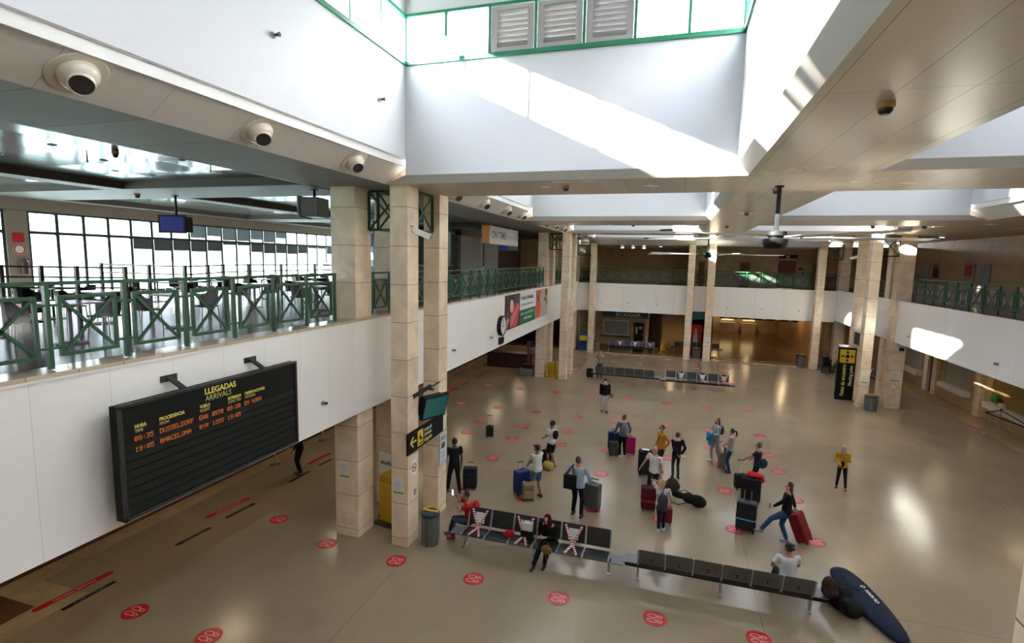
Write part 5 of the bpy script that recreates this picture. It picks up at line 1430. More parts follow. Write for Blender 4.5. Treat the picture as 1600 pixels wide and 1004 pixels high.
st('wall_shop_marble', MB().box(-12.4, -9.2, 41.8, 42.1, 5.73, 9.1), M['marble_wall'])
st('wall_shop_dark', MB().box(-13.8, -13.6, 22, 28.7, 5.73, 9.1), mat('dark_green_glass', (.02, .035, .035), .2))
kb = empty('brown_kiosk', (-12.3, 25.3, UFZ), 0, 'dark reddish kiosk counter behind the green railing', 'kiosk')
MB().box(-.5, .5, -1.6, 1.6, 0, 1.25).build('body', mat('reddish_brown', (.06, .016, .012), .4), kb); MB().box(-.55, .55, -1.65, 1.65, 1.25, 1.3).build('top', M['tan_blank'], kb)
ot = empty('shop_sign', (-8.75, 26.2, 8.15), 0, 'white hanging shop sign with blue letters and an orange end, above the railing', 'sign')
MB().box(-.18, .18, -2.4, 2.4, 0, .86).build('sign_box', M['paper'], ot); MB().box(-.19, .19, -2.46, -2.4, 0, .86).build('orange_end', M['orange'], ot)
MB().tube([(0, -1.6, .86), (0, -1.6, 1.0)], .03, 6).tube([(0, 1.6, .86), (0, 1.6, 1.0)], .03, 6).build('hanger', M['grey_metal'], ot)
bpy.context.view_layer.update()
BL = mat('sign_blue', (.05, .22, .40), .5)
local_text('ON TIME', .5, (.185, -2.1, .28), ot, BL, xd=(0, 1, 0), bold=.008, sx=1.15)
strokes(ot, (.181, .3, .33), (0, 1, 0), (0, 0, 1), 1.7, .26, mat('sign_pale_blue', (.30, .42, .52), .5), 11)
tl = empty('thin_pole', (-9.0, 24.2, UFZ), 0, 'thin dark and white pole below the hanging shop sign', 'pole')
MB().tube([(0, 0, 1.3), (0, 0, 2.45)], .03, 8).build('upper_pole', M['black'], tl); MB().tube([(0, 0, 0), (0, 0, 1.3)], .035, 8).build('lower_pole', M['white'], tl)
# round wall signs beside the cafe window
for i, (z, m_, r) in enumerate(((7.62, 'red', 0), (7.28, 'paper', 1))):
    p = empty('wall_sign', (WX+.11, 12.05, z), 0, ('small red sign on the stone pier left of the cafe windows', 'round no smoking sign on the stone pier left of the cafe windows')[i], 'sign')
    if i == 0: MB().box(0, .02, -.16, .16, 0, .3).build('plate', M['red'], p)
    else:
        MB().lathe([(.18, 0), (.18, .015)], (0, 0, .1), 24, 'x').build('plate', M['paper'], p)
        MB().lathe([(.17, .015), (.17, .02), (.13, .02), (.13, .015)], (0, 0, .1), 24, 'x', cap=False).build('ring', M['red'], p)
fe = empty('fire_extinguisher', (WX+.25, 12.1, 6.55), 0, 'dark fire extinguisher on the stone pier left of the cafe windows', 'fire extinguisher')
MB().lathe([(.09, 0), (.1, .03), (.1, .42), (.04, .5)], n=16).build('cylinder', M['brown'], fe); MB().tube([(0, 0, .5), (.0, .1, .52), (0, .14, .3)], .015, 6).build('hose', M['black'], fe)
# ================================================================== PEOPLE
def ik(a, b, l1, l2, pole):
    a = Vector(a); b = Vector(b); d = b-a; L = d.length
    if L > (l1+l2)*.995: b = a + d.normalized()*(l1+l2)*.995; d = b-a; L = d.length
    u = d/L; p = Vector(pole); p = (p-u*p.dot(u))
    p = p.normalized() if p.length > 1e-4 else Vector((0, 1, 0))
    x = (l1*l1-l2*l2+L*L)/(2*L); h = math.sqrt(max(0, l1*l1-x*x))
    return a+u*x+p*h, b
NT = 14
def oval(c, X, Y, rx, ry, n=NT): return [c + X*(rx*math.cos(2*PI*k/n)) + Y*(ry*math.sin(2*PI*k/n)) for k in range(n)]
def limb(mb, pts, rs, n=12):
    pts = [Vector(p) for p in pts]
    d0 = (pts[1]-pts[0]).normalized()*rs[0]*.5; d1 = (pts[-1]-pts[-2]).normalized()*rs[-1]*.5
    mb.tube([pts[0]-d0]+pts+[pts[-1]+d1], [rs[0]*.6]+list(rs)+[rs[-1]*.6], n)
def fleshed(name, mb, m_, parent, vox, it=4):
    o = mb.build(name, m_, parent, smooth=True)
    r = o.modifiers.new('remesh', 'REMESH'); r.mode = 'VOXEL'; r.voxel_size = vox; r.use_smooth_shade = True
    s = o.modifiers.new('smooth', 'SMOOTH'); s.iterations = it; s.factor = .5
    return o
def person(loc, face, label, h=1.74, skin='skin', top=(.5, .5, .5), bottom=(.03, .03, .04), shoes=(.03, .03, .03), sleeve='short',
           legs='long', hair='short', haircol=(.02, .014, .01), mask=None, LH=(-.24, .06, .86), RH=(.24, .06, .86), LF=(-.1, .0), RF=(.1, .0),
           LFz=0, RFz=0, lean=0, pelvis=(0, 0, .93), hp=0, hturn=0, elbL=(-.6, -1, 0), elbR=(.6, -1, 0), kneeL=(0, 1, 0), kneeR=(0, 1, 0), slim=1.0, sex='m',
           extras=None, hood=None, cap=None, topname='shirt', hem=-.06, bottomname='trousers', topm=None):
    s = h/1.75
    root = empty('person', loc, R(face), label, 'person')
    V = Vector
    P = V(pelvis)
    la = R(lean)
    sd = V((0, math.sin(la), math.cos(la))); sf = V((0, math.cos(la), -math.sin(la))); X = V((1, 0, 0))
    def T(t, y=0, x=0): return P + sd*t + sf*y + X*x
    sw = .185*slim
    SLp, SRp = T(.50, 0, -sw), T(.50, 0, sw)
    neck = T(.575)
    hd = neck + V((0, math.sin(la*.5+R(-hp))*.1+.015, math.cos(la*.5)*.115))
    HR = Matrix.Rotation(R(hturn), 3, 'Z') @ Matrix.Rotation(R(hp), 3, 'X')
    body = MB()
    rings = [(-.10, .10, .085, 0), (-.04, .15, .105, -.005), (.03, .165, .115, -.01), (.12, .145, .10, 0), (.24, .145, .10, .0), (.36, .17, .112, .0), (.45, .17, .10, -.005), (.51, .135, .075, -.01), (.545, .07, .06, -.005), (.60, .052, .055, .0), (.66, .05, .052, .012)]
    def torso(mb, inf, t0, t1, wide=1.0):
        rr = [(t, (rx*slim+inf)*wide, ry*slim+inf, y) for t, rx, ry, y in rings if t0 <= t <= t1]
        mb.ring_loft([oval(T(t, y), X, sf, rx, ry) for t, rx, ry, y in rr])
    torso(body, 0, -1, 1)
    H = lambda v: hd + HR @ V(v)
    hr = []
    for z, rx, ry, y in ((-.125, .02, .02, .035), (-.11, .04, .045, .03), (-.085, .053, .065, .02), (-.05, .064, .08, .01), (0, .073, .093, .0), (.04, .075, .095, -.003), (.075, .068, .085, -.006), (.10, .052, .066, -.008), (.118, .028, .035, -.01)):
        hr.append([H((rx*math.cos(2*PI*k/NT), y+ry*math.sin(2*PI*k/NT), z)) for k in range(NT)])
    body.ring_loft(hr)
    limb(body, [H((0, .085, .015)), H((0, .105, -.025))], [.009, .016], 8)
    for sx in (-1, 1): body.ell(H((sx*.077, -.005, -.005)), (.012, .022, .033), 8, 6)
    eL = elbL; eR = elbR
    arms = []
    for S, Hd, e, sx in ((SLp, V(LH), V(eL), -1), (SRp, V(RH), V(eR), 1)):
        E, W = ik(S, Hd, .285, .255, e); arms.append((S, E, W, sx))
        ka = .86 if sleeve == 'long' else 1
        limb(body, [S, S.lerp(E, .5), E, E.lerp(W, .4), W], [.050*ka, .046*ka, .038*ka, .037*ka, .026])
        # hand: palm, four fingers and a thumb
        d = (W-E).normalized(); side = d.cross(V((0, 0, 1))); side = side.normalized() if side.length > .1 else V((0, 1, 0))
        if abs(d.z) > .75: side = V((0, 1, 0)) - d*d.y; side.normalize()
        nrm = d.cross(side); c = W+d*.05
        body.ring_loft([oval(W+d*q, side, nrm, w, .015, 10) for q, w in ((-.01, .024), (.03, .036), (.075, .042), (.095, .038))])
        for f in range(4):
            a = W + d*.085 + side*(.03-.02*f); L_ = (.07, .08, .075, .06)[f]
            m1 = a + d*L_*.5 + nrm*(.006*-sx); b = m1 + (d*.75+nrm*(-sx*.55)).normalized()*L_*.5
            body.tube([a, m1, b], [.0095, .009, .0075], 6)
        a = W + d*.02 + side*.028; body.tube([a, a+side*.03+d*.03, a+side*.035+d*.062], [.012, .011, .009], 6)
    lg = []
    for F, fz, kn, sx in ((LF, LFz, kneeL, -1), (RF, RFz, kneeR, 1)):
        hip = P + V((sx*.085*slim, 0, -.02)); A = V((F[0], F[1], .085+fz))
        K, A2 = ik(hip, A, .425, .425, kn); lg.append((hip, K, A2, sx))
        kl = 1 if legs == 'short' else .78
        limb(body, [hip, hip.lerp(K, .5), K, K.lerp(A2, .35), A2], [.088*kl, .075*kl, .055*kl, .055*kl, .038*kl])
        body.ell(A2+V((0, .06, -.05)), (.038, .11, .03), 10, 6)
    def sc(mb): mb.v = [(p[0]*s, p[1]*s, p[2]*s) for p in mb.v]; return mb
    fleshed('body', sc(body), M[skin], root, .0095, 2)
    tm_ = topm or cloth('cloth_%.3f_%.3f_%.3f' % top, top)
    t = MB(); torso(t, .016, hem, .53)
    if hem < -.05: t.ring_loft([oval(T(z, -.005), X, sf, w*slim, .125*slim) for z, w in ((hem, .178), (hem+.06, .185), (.06, .18))])
    for S, E, W, sx in arms:
        q = .60 if sleeve == 'short' else 1
        if sleeve == 'short': limb(t, [S, S.lerp(E, q)], [.066, .062])
        elif sleeve == 'none': pass
        else: limb(t, [S, S.lerp(E, .5), E, E.lerp(W, .5), E.lerp(W, .93)], [.066, .058, .052, .048, .038])
    fleshed(topname, sc(t), tm_, root, .014)
    bm_ = cloth('cloth_%.3f_%.3f_%.3f' % bottom, bottom)
    t = MB(); torso(t, .010, -1, .06)
    for hip, K, A2, sx in lg:
        if legs == 'short': limb(t, [hip, hip.lerp(K, .85)], [.105, .088])
        else:
            wd = 1.0 if legs == 'long' else .84
            limb(t, [hip, hip.lerp(K, .5), K, K.lerp(A2, .5), K.lerp(A2, .93)], [.1*wd+.003, .088*wd, .070*wd, .064*wd, .056*wd])
    fleshed(bottomname, sc(t), bm_, root, .014)
    sm_ = mat('shoe', shoes, .5)
    for hip, K, A2, sx in lg:
        t = MB(); toe = V((0, 1, 0))
        fz = A2.z-.085
        t.ell(A2+V((0, -.01, -.03)), (.046, .065, .055), 12, 8); t.ell(A2+V((sx*.008, .085, -.05)), (.048, .10, .035), 12, 8)
        t.box(A2.x-.04, A2.x+.042+0, A2.y-.06, A2.y+.15, A2.z-.084, A2.z-.06)
        fleshed('shoe', sc(t), sm_, root, .010, 3)
    for sx in (-1, 1):
        MB().ell(tuple(s*q for q in H((sx*.03, .088, .012))), (.009, .006, .006), 8, 6).build('eye', M['eye'], root, smooth=True)
    if not mask: MB().ell(tuple(s*q for q in H((0, .088, -.062))), (.022, .008, .006), 8, 6).build('mouth', M['lip'], root, smooth=True)
    hm = mat('hair', haircol, .6, noise=.3, nscale=40, bump=.3)
    if hair and not hood:
        t = MB()
        if hair == 'bald_ring': t.ell(H((0, -.03, -.005)), (.082, .082, .05), 14, 8)
        else: t.ell(H((0, -.022, .028)), (.085, .093, .108), 14, 9)
        if hair in ('long', 'verylong'):
            L_ = .22 if hair == 'long' else .34
            t.ring_loft([oval(H((0, -.04, .04)), X, V((0, 1, 0)), .085, .07), oval(H((0, -.055, -.06)), X, V((0, 1, 0)), .09, .055), oval(H((0, -.075, -.06-L_*.6)), X, V((0, 1, 0)), .10, .035), oval(H((0, -.08, -.06-L_)), X, V((0, 1, 0)), .06, .02)])
        if hair == 'ponytail': limb(t, [H((0, -.10, .04)), H((0, -.17, .03)), H((0, -.19, -.08)), H((0, -.17, -.2))], [.03, .038, .034, .014])
        if hair == 'bun': t.ell(H((0, -.07, .12)), (.045, .045, .045), 10, 8)
        if hair == 'curly':
            for k in range(16):
                a = 2.4*k; z = -.02+.14*((k*7) % 16)/16; rr = .085-.03*max(0, (z-.06)/.06)
                t.ell(H((rr*math.cos(a), -.03+rr*math.sin(a)*.95-(.02 if math.sin(a) > 0 else 0), z)), (.03, .03, .03), 8, 6)
        if hair == 'bob':
            t.ring_loft([oval(H((0, -.03, .05)), X, V((0, 1, 0)), .088, .085), oval(H((0, -.035, -.03)), X, V((0, 1, 0)), .10, .075), oval(H((0, -.035, -.10)), X, V((0, 1, 0)), .095, .065)])
        fleshed('hair', sc(t), hm, root, .009, 3)
    if hood:
        t = MB(); t.ell(H((0, -.02, .01)), (.10, .11, .135), 14, 9); limb(t, [H((0, -.02, -.05)), T(.50, 0)], [.095, .12])
        fleshed('headscarf', sc(t), cloth('scarf_%.2f' % hood[0], hood), root, .012)
    if cap:
        t = MB(); t.ell(H((0, -.01, .05)), (.084, .098, .075), 14, 8); t.ring_loft([oval(H((0, .10, .055)), X, V((0, 1, 0)), .07, .075), oval(H((0, .10, .065)), X, V((0, 1, 0)), .07, .075)])
        fleshed('cap', sc(t), cloth('cap_%.2f' % cap[0], cap), root, .009, 2)
    if mask:
        t = MB(); t.ell(H((0, .055, -.055)), (.055, .048, .047), 12, 8)
        fleshed('face_mask', sc(t), mat('mask', mask, .8), root, .009, 2)
    def part(name, pts, m_, vox=.012):
        t = MB()
        for a in pts:
            if a[0] == 'e': t.ell(a[1], a[2], 12, 8)
            elif a[0] == 'l': limb(t, a[1], a[2])
            elif a[0] == 't': t.tube(a[1], a[2], 6)
        return fleshed(name, sc(t), m_, root, vox, 3)
    if extras: extras(part, dict(T=T, H=H, V=V, arms=arms, lg=lg, root=root, s=s))
    return root, dict(T=T, s=s, arms=arms)

def held(name, root_loc, face, s, pts, m_, label, cat, vox=.012):
    """something a person carries: its own thing, standing where the person stands"""
    r = empty(name, root_loc, R(face), label, cat)
    t = MB()
    for a in pts:
        if a[0] == 'e': t.ell(a[1], a[2], 14, 9)
        elif a[0] == 'l': limb(t, a[1], a[2])
        elif a[0] == 't': t.tube(a[1], a[2], 6)
        elif a[0] == 'b': t.box(*a[1])
    t.v = [(p[0]*s, p[1]*s, p[2]*s) for p in t.v]
    o = fleshed(name+'_body', t, m_, r, vox, 3)
    return r
def strap_on(r, s, ptss, m_, rad=.014):
    t = MB()
    for p in ptss: t.tube(p, rad, 6)
    t.v = [(p[0]*s, p[1]*s, p[2]*s) for p in t.v]
    t.build('strap', m_, r, smooth=True)

BLK = (.011, .011, .012); JEAN = (.025, .055, .12); WHITE = (.62, .62, .61)
WHM = (.75, .78, .80)
def hgt(fx, fy, hx, hy, lo=1.5, hi=1.88): return max(lo, min(hi, height_at(fx, fy, hx, hy)))

# 1 man in black on the left
p = G(705, 768); person((p.x+.1, p.y, 0), 35, 'standing man in black T-shirt and black trousers, seen from behind at the left', hgt(705, 767, 712, 682), 'skin_dark', BLK, (.014, .014, .014), (.05, .05, .05), haircol=(.006, .005, .004), LF=(-.17, .12), RF=(.16, -.1), LH=(-.27, .05, .84), RH=(.22, -.04, .86), hturn=15)
# 2 seated man in red with phone
p = V2 = (-4.9, 12.36)
person((p[0], p[1], 0), 112, 'seated man in a red T-shirt holding up a phone at the bench end', 1.74, 'skin_tan', (.42, .012, .02), (.03, .045, .08), (.30, .02, .03), pelvis=(0, -.02, .47), LF=(-.12, .42), RF=(.14, .50), LH=(-.05, .34, 1.0), RH=(.06, .33, 1.10), elbR=(.8, -.4, -1), elbL=(-.8, -.3, -1), lean=6, hp=-15, haircol=(.012, .008, .006),
       extras=lambda part, q: part('backpack', [('e', q['T'](.30, -.2), (.17, .12, .22))], cloth('red_pack', (.42, .012, .02))))
ph = empty('mobile_phone', (p[0]-.42, p[1]-.12, 1.22), R(-30), 'white phone screen held up by the seated man in red', 'phone')
MB().box(-.04, .04, -.005, .005, -.08, .08).build('case', M['black'], ph); MB().box(-.036, .036, -.008, -.005, -.075, .075).build('screen', mat('lit_screen', (.6, .6, .6), .3, emit=(.8, .85, .9), estr=.8), ph)
# 3 man with black cap
p = G(838, 776); person((p.x, p.y, 0), 55, 'man in black cap, white T-shirt and denim shorts standing at the blue suitcase', hgt(838, 775, 840, 693), 'skin_tan', WHITE, (.10, .16, .24), BLK, legs='short', cap=BLK, hair='short', mask=BLK, LF=(-.12, .05), RF=(.12, -.08), LH=(-.1, .34, 1.0), RH=(.0, .33, 1.02), hturn=10)
# 4 curly hair
p = G(861, 729); person((p.x, p.y, 0), 60, 'curly haired person in white T-shirt and black shorts with a small backpack', hgt(863, 729, 862, 656), 'skin_tan', WHITE, BLK, (.25, .15, .1), legs='short', hair='curly', haircol=(.03, .015, .01), LH=(-.12, .30, 1.05), RH=(.12, .26, 1.08), slim=.92, LF=(-.1, .04), RF=(.1, -.06),
       extras=lambda part, q: (part('backpack', [('e', q['T'](.32, -.17), (.13, .085, .17))], cloth('pack_black', BLK)), part('shoulder_strap', [('t', [q['T'](.50, -.1, -.11), q['T'](.545, .0, -.11), q['T'](.40, .125, -.11), q['T'](.22, .06, -.15)], .015), ('t', [q['T'](.50, -.1, .11), q['T'](.545, .0, .11), q['T'](.40, .125, .11), q['T'](.22, .06, .15)], .015)], M['black'], .009)))
# 5 blue shirt man
p = G(901, 806); person((p.x, p.y, 0), -10, 'grey haired man in light blue shirt seen from behind with a black tote bag', hgt(903, 806, 916, 713), 'skin', (.32, .41, .56), (.014, .014, .014), (.03, .018, .012), 'long', haircol=(.07, .06, .055), RH=(.30, .22, .98), LH=(-.30, .1, .98), slim=1.1, LF=(-.14, .06), RF=(.14, -.04), hturn=-25, mask=WHM)
r = held('tote_bag', (p.x, p.y, 0), -10, 1.03, [('b', (-.34, .02, -.26, -.16, .86, 1.26))], cloth('tote', BLK), 'black tote bag hanging from the shoulder of the man in the light blue shirt', 'bag'); strap_on(r, 1.03, [[(-.30, -.2, 1.24), (-.17, -.14, 1.46), (-.15, .02, 1.50)], [(-.02, -.2, 1.24), (-.12, -.14, 1.46), (-.15, .02, 1.50)]], M['black'])
# 6 seated woman with dark red headscarf
p = (-2.6, 12.02)
person((p[0], p[1], 0), 168, 'seated person in a black coat and dark red headscarf on the nearest bench', 1.66, 'skin', BLK, BLK, BLK, 'long', hood=(.055, .006, .012), hair=None, pelvis=(0, -.02, .52), LF=(-.06, .42), RF=(.16, .62), LH=(-.05, .34, .78), RH=(.1, .34, .78), lean=16, hp=-20, slim=1.2, topname='coat', hem=-.09)
r = held('white_handbag', (-3.18, 12.0, .44), 180, 1, [('b', (-.14, .14, -.06, .06, .22, .44))], cloth('bag_white', (.6, .6, .58)), 'black and white handbag standing on the bench beside the seated person in black', 'handbag')
MB().box(-.16, .16, -.08, .08, 0, .24).build('black_bag_base', cloth('pack_black', BLK), r, bevel=.02); strap_on(r, 1, [[(-.1, 0, .44), (-.08, 0, .56), (.06, 0, .56), (.1, 0, .44)]], M['black'])
r = held('brown_handbag', (-2.56, 11.5, .40), 170, 1, [('e', (0, 0, .14), (.14, .07, .12))], cloth('bag_brown', (.20, .11, .04)), 'brown handbag held on the lap of the seated person in black', 'handbag'); strap_on(r, 1, [[(-.1, 0, .2), (-.05, .05, .36), (.05, .05, .36), (.1, 0, .2)], [(-.08, .0, .1), (-.02, -.02, -.14), (.08, 0, .08)]], cloth('bag_brown', (.20, .11, .04)), .01)
r = held('red_bag', (-3.62, 11.92, .44), 180, 1, [('e', (0, 0, .10), (.13, .07, .10)), ('e', (.05, 0, .05), (.12, .09, .05)), ('e', (-.07, 0, .14), (.06, .05, .07))], cloth('bag_red', (.42, .02, .03)), 'small red bag on the taped bench seat', 'bag')
# 7 denim jacket person
p = G(972, 714); person((p.x, p.y, 0), 20, 'person with hair bun in denim jacket and black trousers between navy and pink suitcases', hgt(972, 713, 967, 646), 'skin', (.08, .15, .20), BLK, (.6, .6, .58), 'long', hair='bun', haircol=(.16, .06, .03), LH=(-.26, .2, .98), RH=(.27, .1, .95), slim=.95, hturn=20,
       extras=lambda part, q: part('backpack', [('e', q['T'](.30, -.19), (.15, .11, .21))], cloth('pack_grey', (.20, .19, .20))))
# 8 far man
p = G(944, 643); person((p.x, p.y, 0), 185, 'man in black sweater and light trousers walking toward the camera, alone in the hall', hgt(944, 642, 945, 590), 'skin', BLK, (.46, .44, .42), BLK, 'long', haircol=(.015, .01, .01), mask=WHM, LF=(-.12, .08), RF=(.12, -.04), slim=1.1, cap=BLK)
r = held('brown_bag', (p.x+.34, p.y-.1, 0), 185, 1, [('e', (0, 0, .88), (.09, .07, .12))], cloth('bag_brown', (.20, .11, .04)), 'brown bag in the hand of the man in the black sweater', 'bag')
# 9 photographer far
p = (-4.3, 33.4); person((p[0], p[1], 0), 178, 'person in a beige jacket taking a photo behind the far grey bench', 1.72, 'skin', (.34, .28, .20), (.03, .05, .09), BLK, 'long', haircol=(.08, .05, .03), LH=(-.06, .38, 1.55), RH=(.06, .38, 1.56), elbL=(-.8, 0, -1), elbR=(.8, 0, -1))
# 10 yellow shirt
p = G(1031, 737); person((p.x, p.y, 0), 120, 'man in a yellow polo shirt and blue mask with a shoulder bag, hand on hip', 1.74, 'skin_tan', (.62, .27, .02), (.05, .05, .06), BLK, haircol=(.03, .02, .015), mask=(.35, .5, .6), LH=(-.2, -.05, 1.0), RH=(.2, .1, .98), elbL=(-1, -.6, 0), slim=1.1,
       extras=lambda part, q: part('bag_strap', [('t', [q['T'](.53, -.02, -.12), q['T'](.42, .14, -.08), q['T'](.18, .15, .08), q['T'](.0, .1, .18)], .012)], M['black'], .008))
# 11 young man black sweater
p = G(1055, 747); person((p.x, p.y, 0), 15, 'young man in black sweater and dark green trousers seen from behind, arms folded back', hgt(1055, 747, 1056, 674), 'skin', BLK, (.035, .045, .04), BLK, 'long', haircol=(.10, .06, .035), RH=(.12, -.16, .98), LH=(-.02, -.17, .96), elbL=(-1, -.5, 0), elbR=(1, -.5, 0), slim=.92, legs='slim')
r = held('paper_bundle', (p.x, p.y, 0), 15, 1, [('b', (.10, .24, -.25, -.23, .82, .92))], M['paper'], 'white papers held behind the back of the young man in the black sweater', 'papers', .008)
# 12 white T man
p = G(1020, 777); person((p.x, p.y, 0), 145, 'bald man in white T-shirt holding the handle of the dark red suitcase', hgt(1020, 777, 1024, 697), 'skin', (.66, .65, .63), (.02, .02, .022), BLK, hair='bald_ring', haircol=(.12, .09, .07), RH=(-.0, .0, 0) and (.42, .16, .95), LH=(-.26, .0, .86), slim=1.12, hturn=20)
# 13 blonde woman with patterned shirt
pm_ = mat('floral_shirt', (.6, .58, .56), .8)
ntp = pm_.node_tree; vo = ntp.nodes.new('ShaderNodeTexVoronoi'); vo.inputs['Scale'].default_value = 13
tcp = ntp.nodes.new('ShaderNodeTexCoord'); ntp.links.new(tcp.outputs['Object'], vo.inputs['Vector'])
crp = ntp.nodes.new('ShaderNodeValToRGB'); crp.color_ramp.interpolation = 'CONSTANT'
crp.color_ramp.elements[0].color = (.45, .05, .06, 1); crp.color_ramp.elements[1].position = .30; crp.color_ramp.elements[1].color = (.62, .6, .57, 1)
e_ = crp.color_ramp.elements.new(.16); e_.color = (.04, .06, .18, 1)
ntp.links.new(vo.outputs['Distance'], crp.inputs[0]); ntp.links.new(crp.outputs[0], ntp.nodes['Principled BSDF'].inputs['Base Color'])
p = G(1031, 831); person((p.x, p.y, 0), -5, 'blonde woman in a flowered white shirt with one arm raised to her head', hgt(1033, 832, 1036, 748), 'skin', (.6, .58, .56), (.014, .018, .035), (.62, .62, .6), hair='bob', haircol=(.52, .36, .16), LH=(-.10, .12, 1.56), elbL=(-1, 0, .2), RH=(.26, .1, .95), topm=pm_, hturn=-20, LF=(-.05, .0), RF=(.08, .12), legs='slim',
       extras=lambda part, q: None)
r = held('grey_shoulder_bag', (p.x, p.y, 0), -5, 1, [('e', (.05, -.20, 1.0), (.15, .09, .2)), ('e', (.05, -.2, .82), (.16, .1, .13))], cloth('bag_slate', (.05, .055, .075)), 'slate coloured bag on the back of the blonde woman', 'bag'); strap_on(r, 1, [[(.0, -.16, 1.15), (.1, -.14, 1.46), (.12, .02, 1.48)]], cloth('bag_slate', (.05, .055, .075)))
# 14 tall girl with blue jacket
p = G(1117, 721); person((p.x, p.y, 0), 120, 'long haired young woman in grey hoodie with a blue jacket over her arm', hgt(1118, 721, 1121, 652), 'skin', (.36, .38, .42), (.30, .31, .33), (.6, .6, .6), 'long', hair='verylong', haircol=(.05, .022, .012), mask=BLK, LH=(-.08, .28, 1.08), RH=(.08, .28, 1.06), LF=(-.16, -.1), RF=(.1, .1), legs='slim', slim=.92,
       extras=lambda part, q: part('backpack', [('e', q['T'](.32, -.18), (.14, .09, .19))], cloth('pack_navy', (.03, .04, .06))))
r = held('blue_jacket', (p.x, p.y, 0), 120, 1, [('l', [(-.14, .28, 1.08), (.14, .28, 1.06)], [.07, .07]), ('l', [(-.05, .30, 1.05), (-.06, .30, .72)], [.09, .07]), ('l', [(.07, .30, 1.05), (.09, .30, .84)], [.08, .06])], cloth('turquoise', (.01, .17, .32)), 'bright blue jacket carried over the arm of the long haired young woman', 'jacket')
# 15 ponytail woman
p = G(1139, 738); person((p.x, p.y, 0), 85, 'woman with ponytail, white mask, grey T-shirt and blue jeans beside the taupe suitcase', hgt(1139, 738, 1145, 669), 'skin', (.36, .34, .33), (.02, .045, .13), (.03, .03, .035), hair='ponytail', haircol=(.012, .008, .006), mask=WHM, LH=(-.08, .30, 1.02), RH=(.08, .28, 1.04), legs='slim', slim=.92)
r = held('pale_handbag', (p.x-.30, p.y-.10, 0), 85, 1, [('e', (0, 0, .84), (.10, .07, .13))], cloth('bag_pale', (.50, .42, .38)), 'pale pink handbag hanging from the arm of the woman with the ponytail', 'handbag')
# 16 boy navy
p = G(1180, 766); person((p.x, p.y, 0), 75, 'boy in navy T-shirt and white mask reaching for the handle of a black suitcase', 1.66, 'skin', (.018, .025, .045), BLK, BLK, hair='curly', haircol=(.10, .05, .03), mask=WHM, LH=(-.1, .46, 1.04), RH=(.14, .28, .98), elbL=(-.6, -1, -.6))
r = held('striped_bag', (p.x+.17, p.y-.05, 0), 75, 1, [('e', (0, 0, .98), (.11, .13, .16)), ('e', (0, .03, .9), (.12, .12, .1))], cloth('pack_navy', (.03, .04, .06)), 'dark striped bag slung behind the boy in navy', 'bag')
# 18 walking woman
p = G(1222, 849); person((p.x+.05, p.y+.05, 0), 82, 'woman in black hoodie and blue jeans with one leg swung forward, pulling a red suitcase', hgt(1222, 848, 1224, 750), 'skin', BLK, (.03, .07, .15), (.20, .22, .25), 'long', hair='long', haircol=(.07, .03, .018), LH=(-.1, .34, 1.0), RH=(.30, -.22, .92), elbR=(.6, -1, 0), LF=(-.1, .58), LFz=.22, RF=(.08, -.06), kneeL=(0, 1, .4), lean=-2, topname='hoodie', slim=1.05, pelvis=(0, 0, .92))
held('phone', (p.x+.05, p.y+.05, 0), 82, 1, [('b', (-.12, -.05, .40, .42, .95, 1.08))], M['black'], 'dark phone in the hand of the woman in the black hoodie', 'phone', .008)
# 19 seated white T
p = (2.74, 12.15)
person((p[0], p[1], 0), 8, 'man in white T-shirt seated on the near bench with his back to the camera', 1.78, 'skin_tan', (.64, .64, .63), (.03, .035, .05), BLK, pelvis=(0, .0, .52), LF=(-.16, .5), RF=(.16, .5), LH=(-.20, .30, .66), RH=(.2, .38, .66), elbL=(-.7, -.6, -.4), lean=4, haircol=(.02, .012, .008), mask=BLK, hturn=12, hair='curly')
# 20 yellow jacket woman
yj = cloth('mustard', (.50, .27, .02))
p = G(1313, 763); person((p.x, p.y, 0), 165, 'woman in a mustard jacket, black leggings and brown boots walking alone on the right', hgt(1313, 764, 1318, 696), 'skin', (.50, .27, .02), BLK, (.16, .04, .02), 'long', hair='long', haircol=(.55, .44, .28), mask=(.3, .4, .5), LH=(-.06, .20, 1.38), elbL=(-.4, .2, -1), RH=(.12, .2, 1.08), LF=(-.16, .08), RF=(.14, -.06), legs='slim', topname='jacket',
       extras=lambda part, q: (part('scarf', [('l', [q['T'](.50, .08, -.1), q['T'](.50, .11, .1)], [.06, .06])], cloth('mustard2', (.42, .24, .04))), part('black_sweater', [('e', q['T'](.10, .085), (.07, .055, .16))], cloth('pack_black', BLK))))
# 21 person in black under the gallery
p = G(469, 740); person((p.x, p.y, 0), 150, 'person in black under the gallery, head hidden behind the arrivals board', 1.72, 'skin_tan', BLK, BLK, (.10, .05, .03), 'long', haircol=(.03, .02, .01), LH=(-.2, .3, .95), RH=(.12, .3, 1.0), legs='slim')
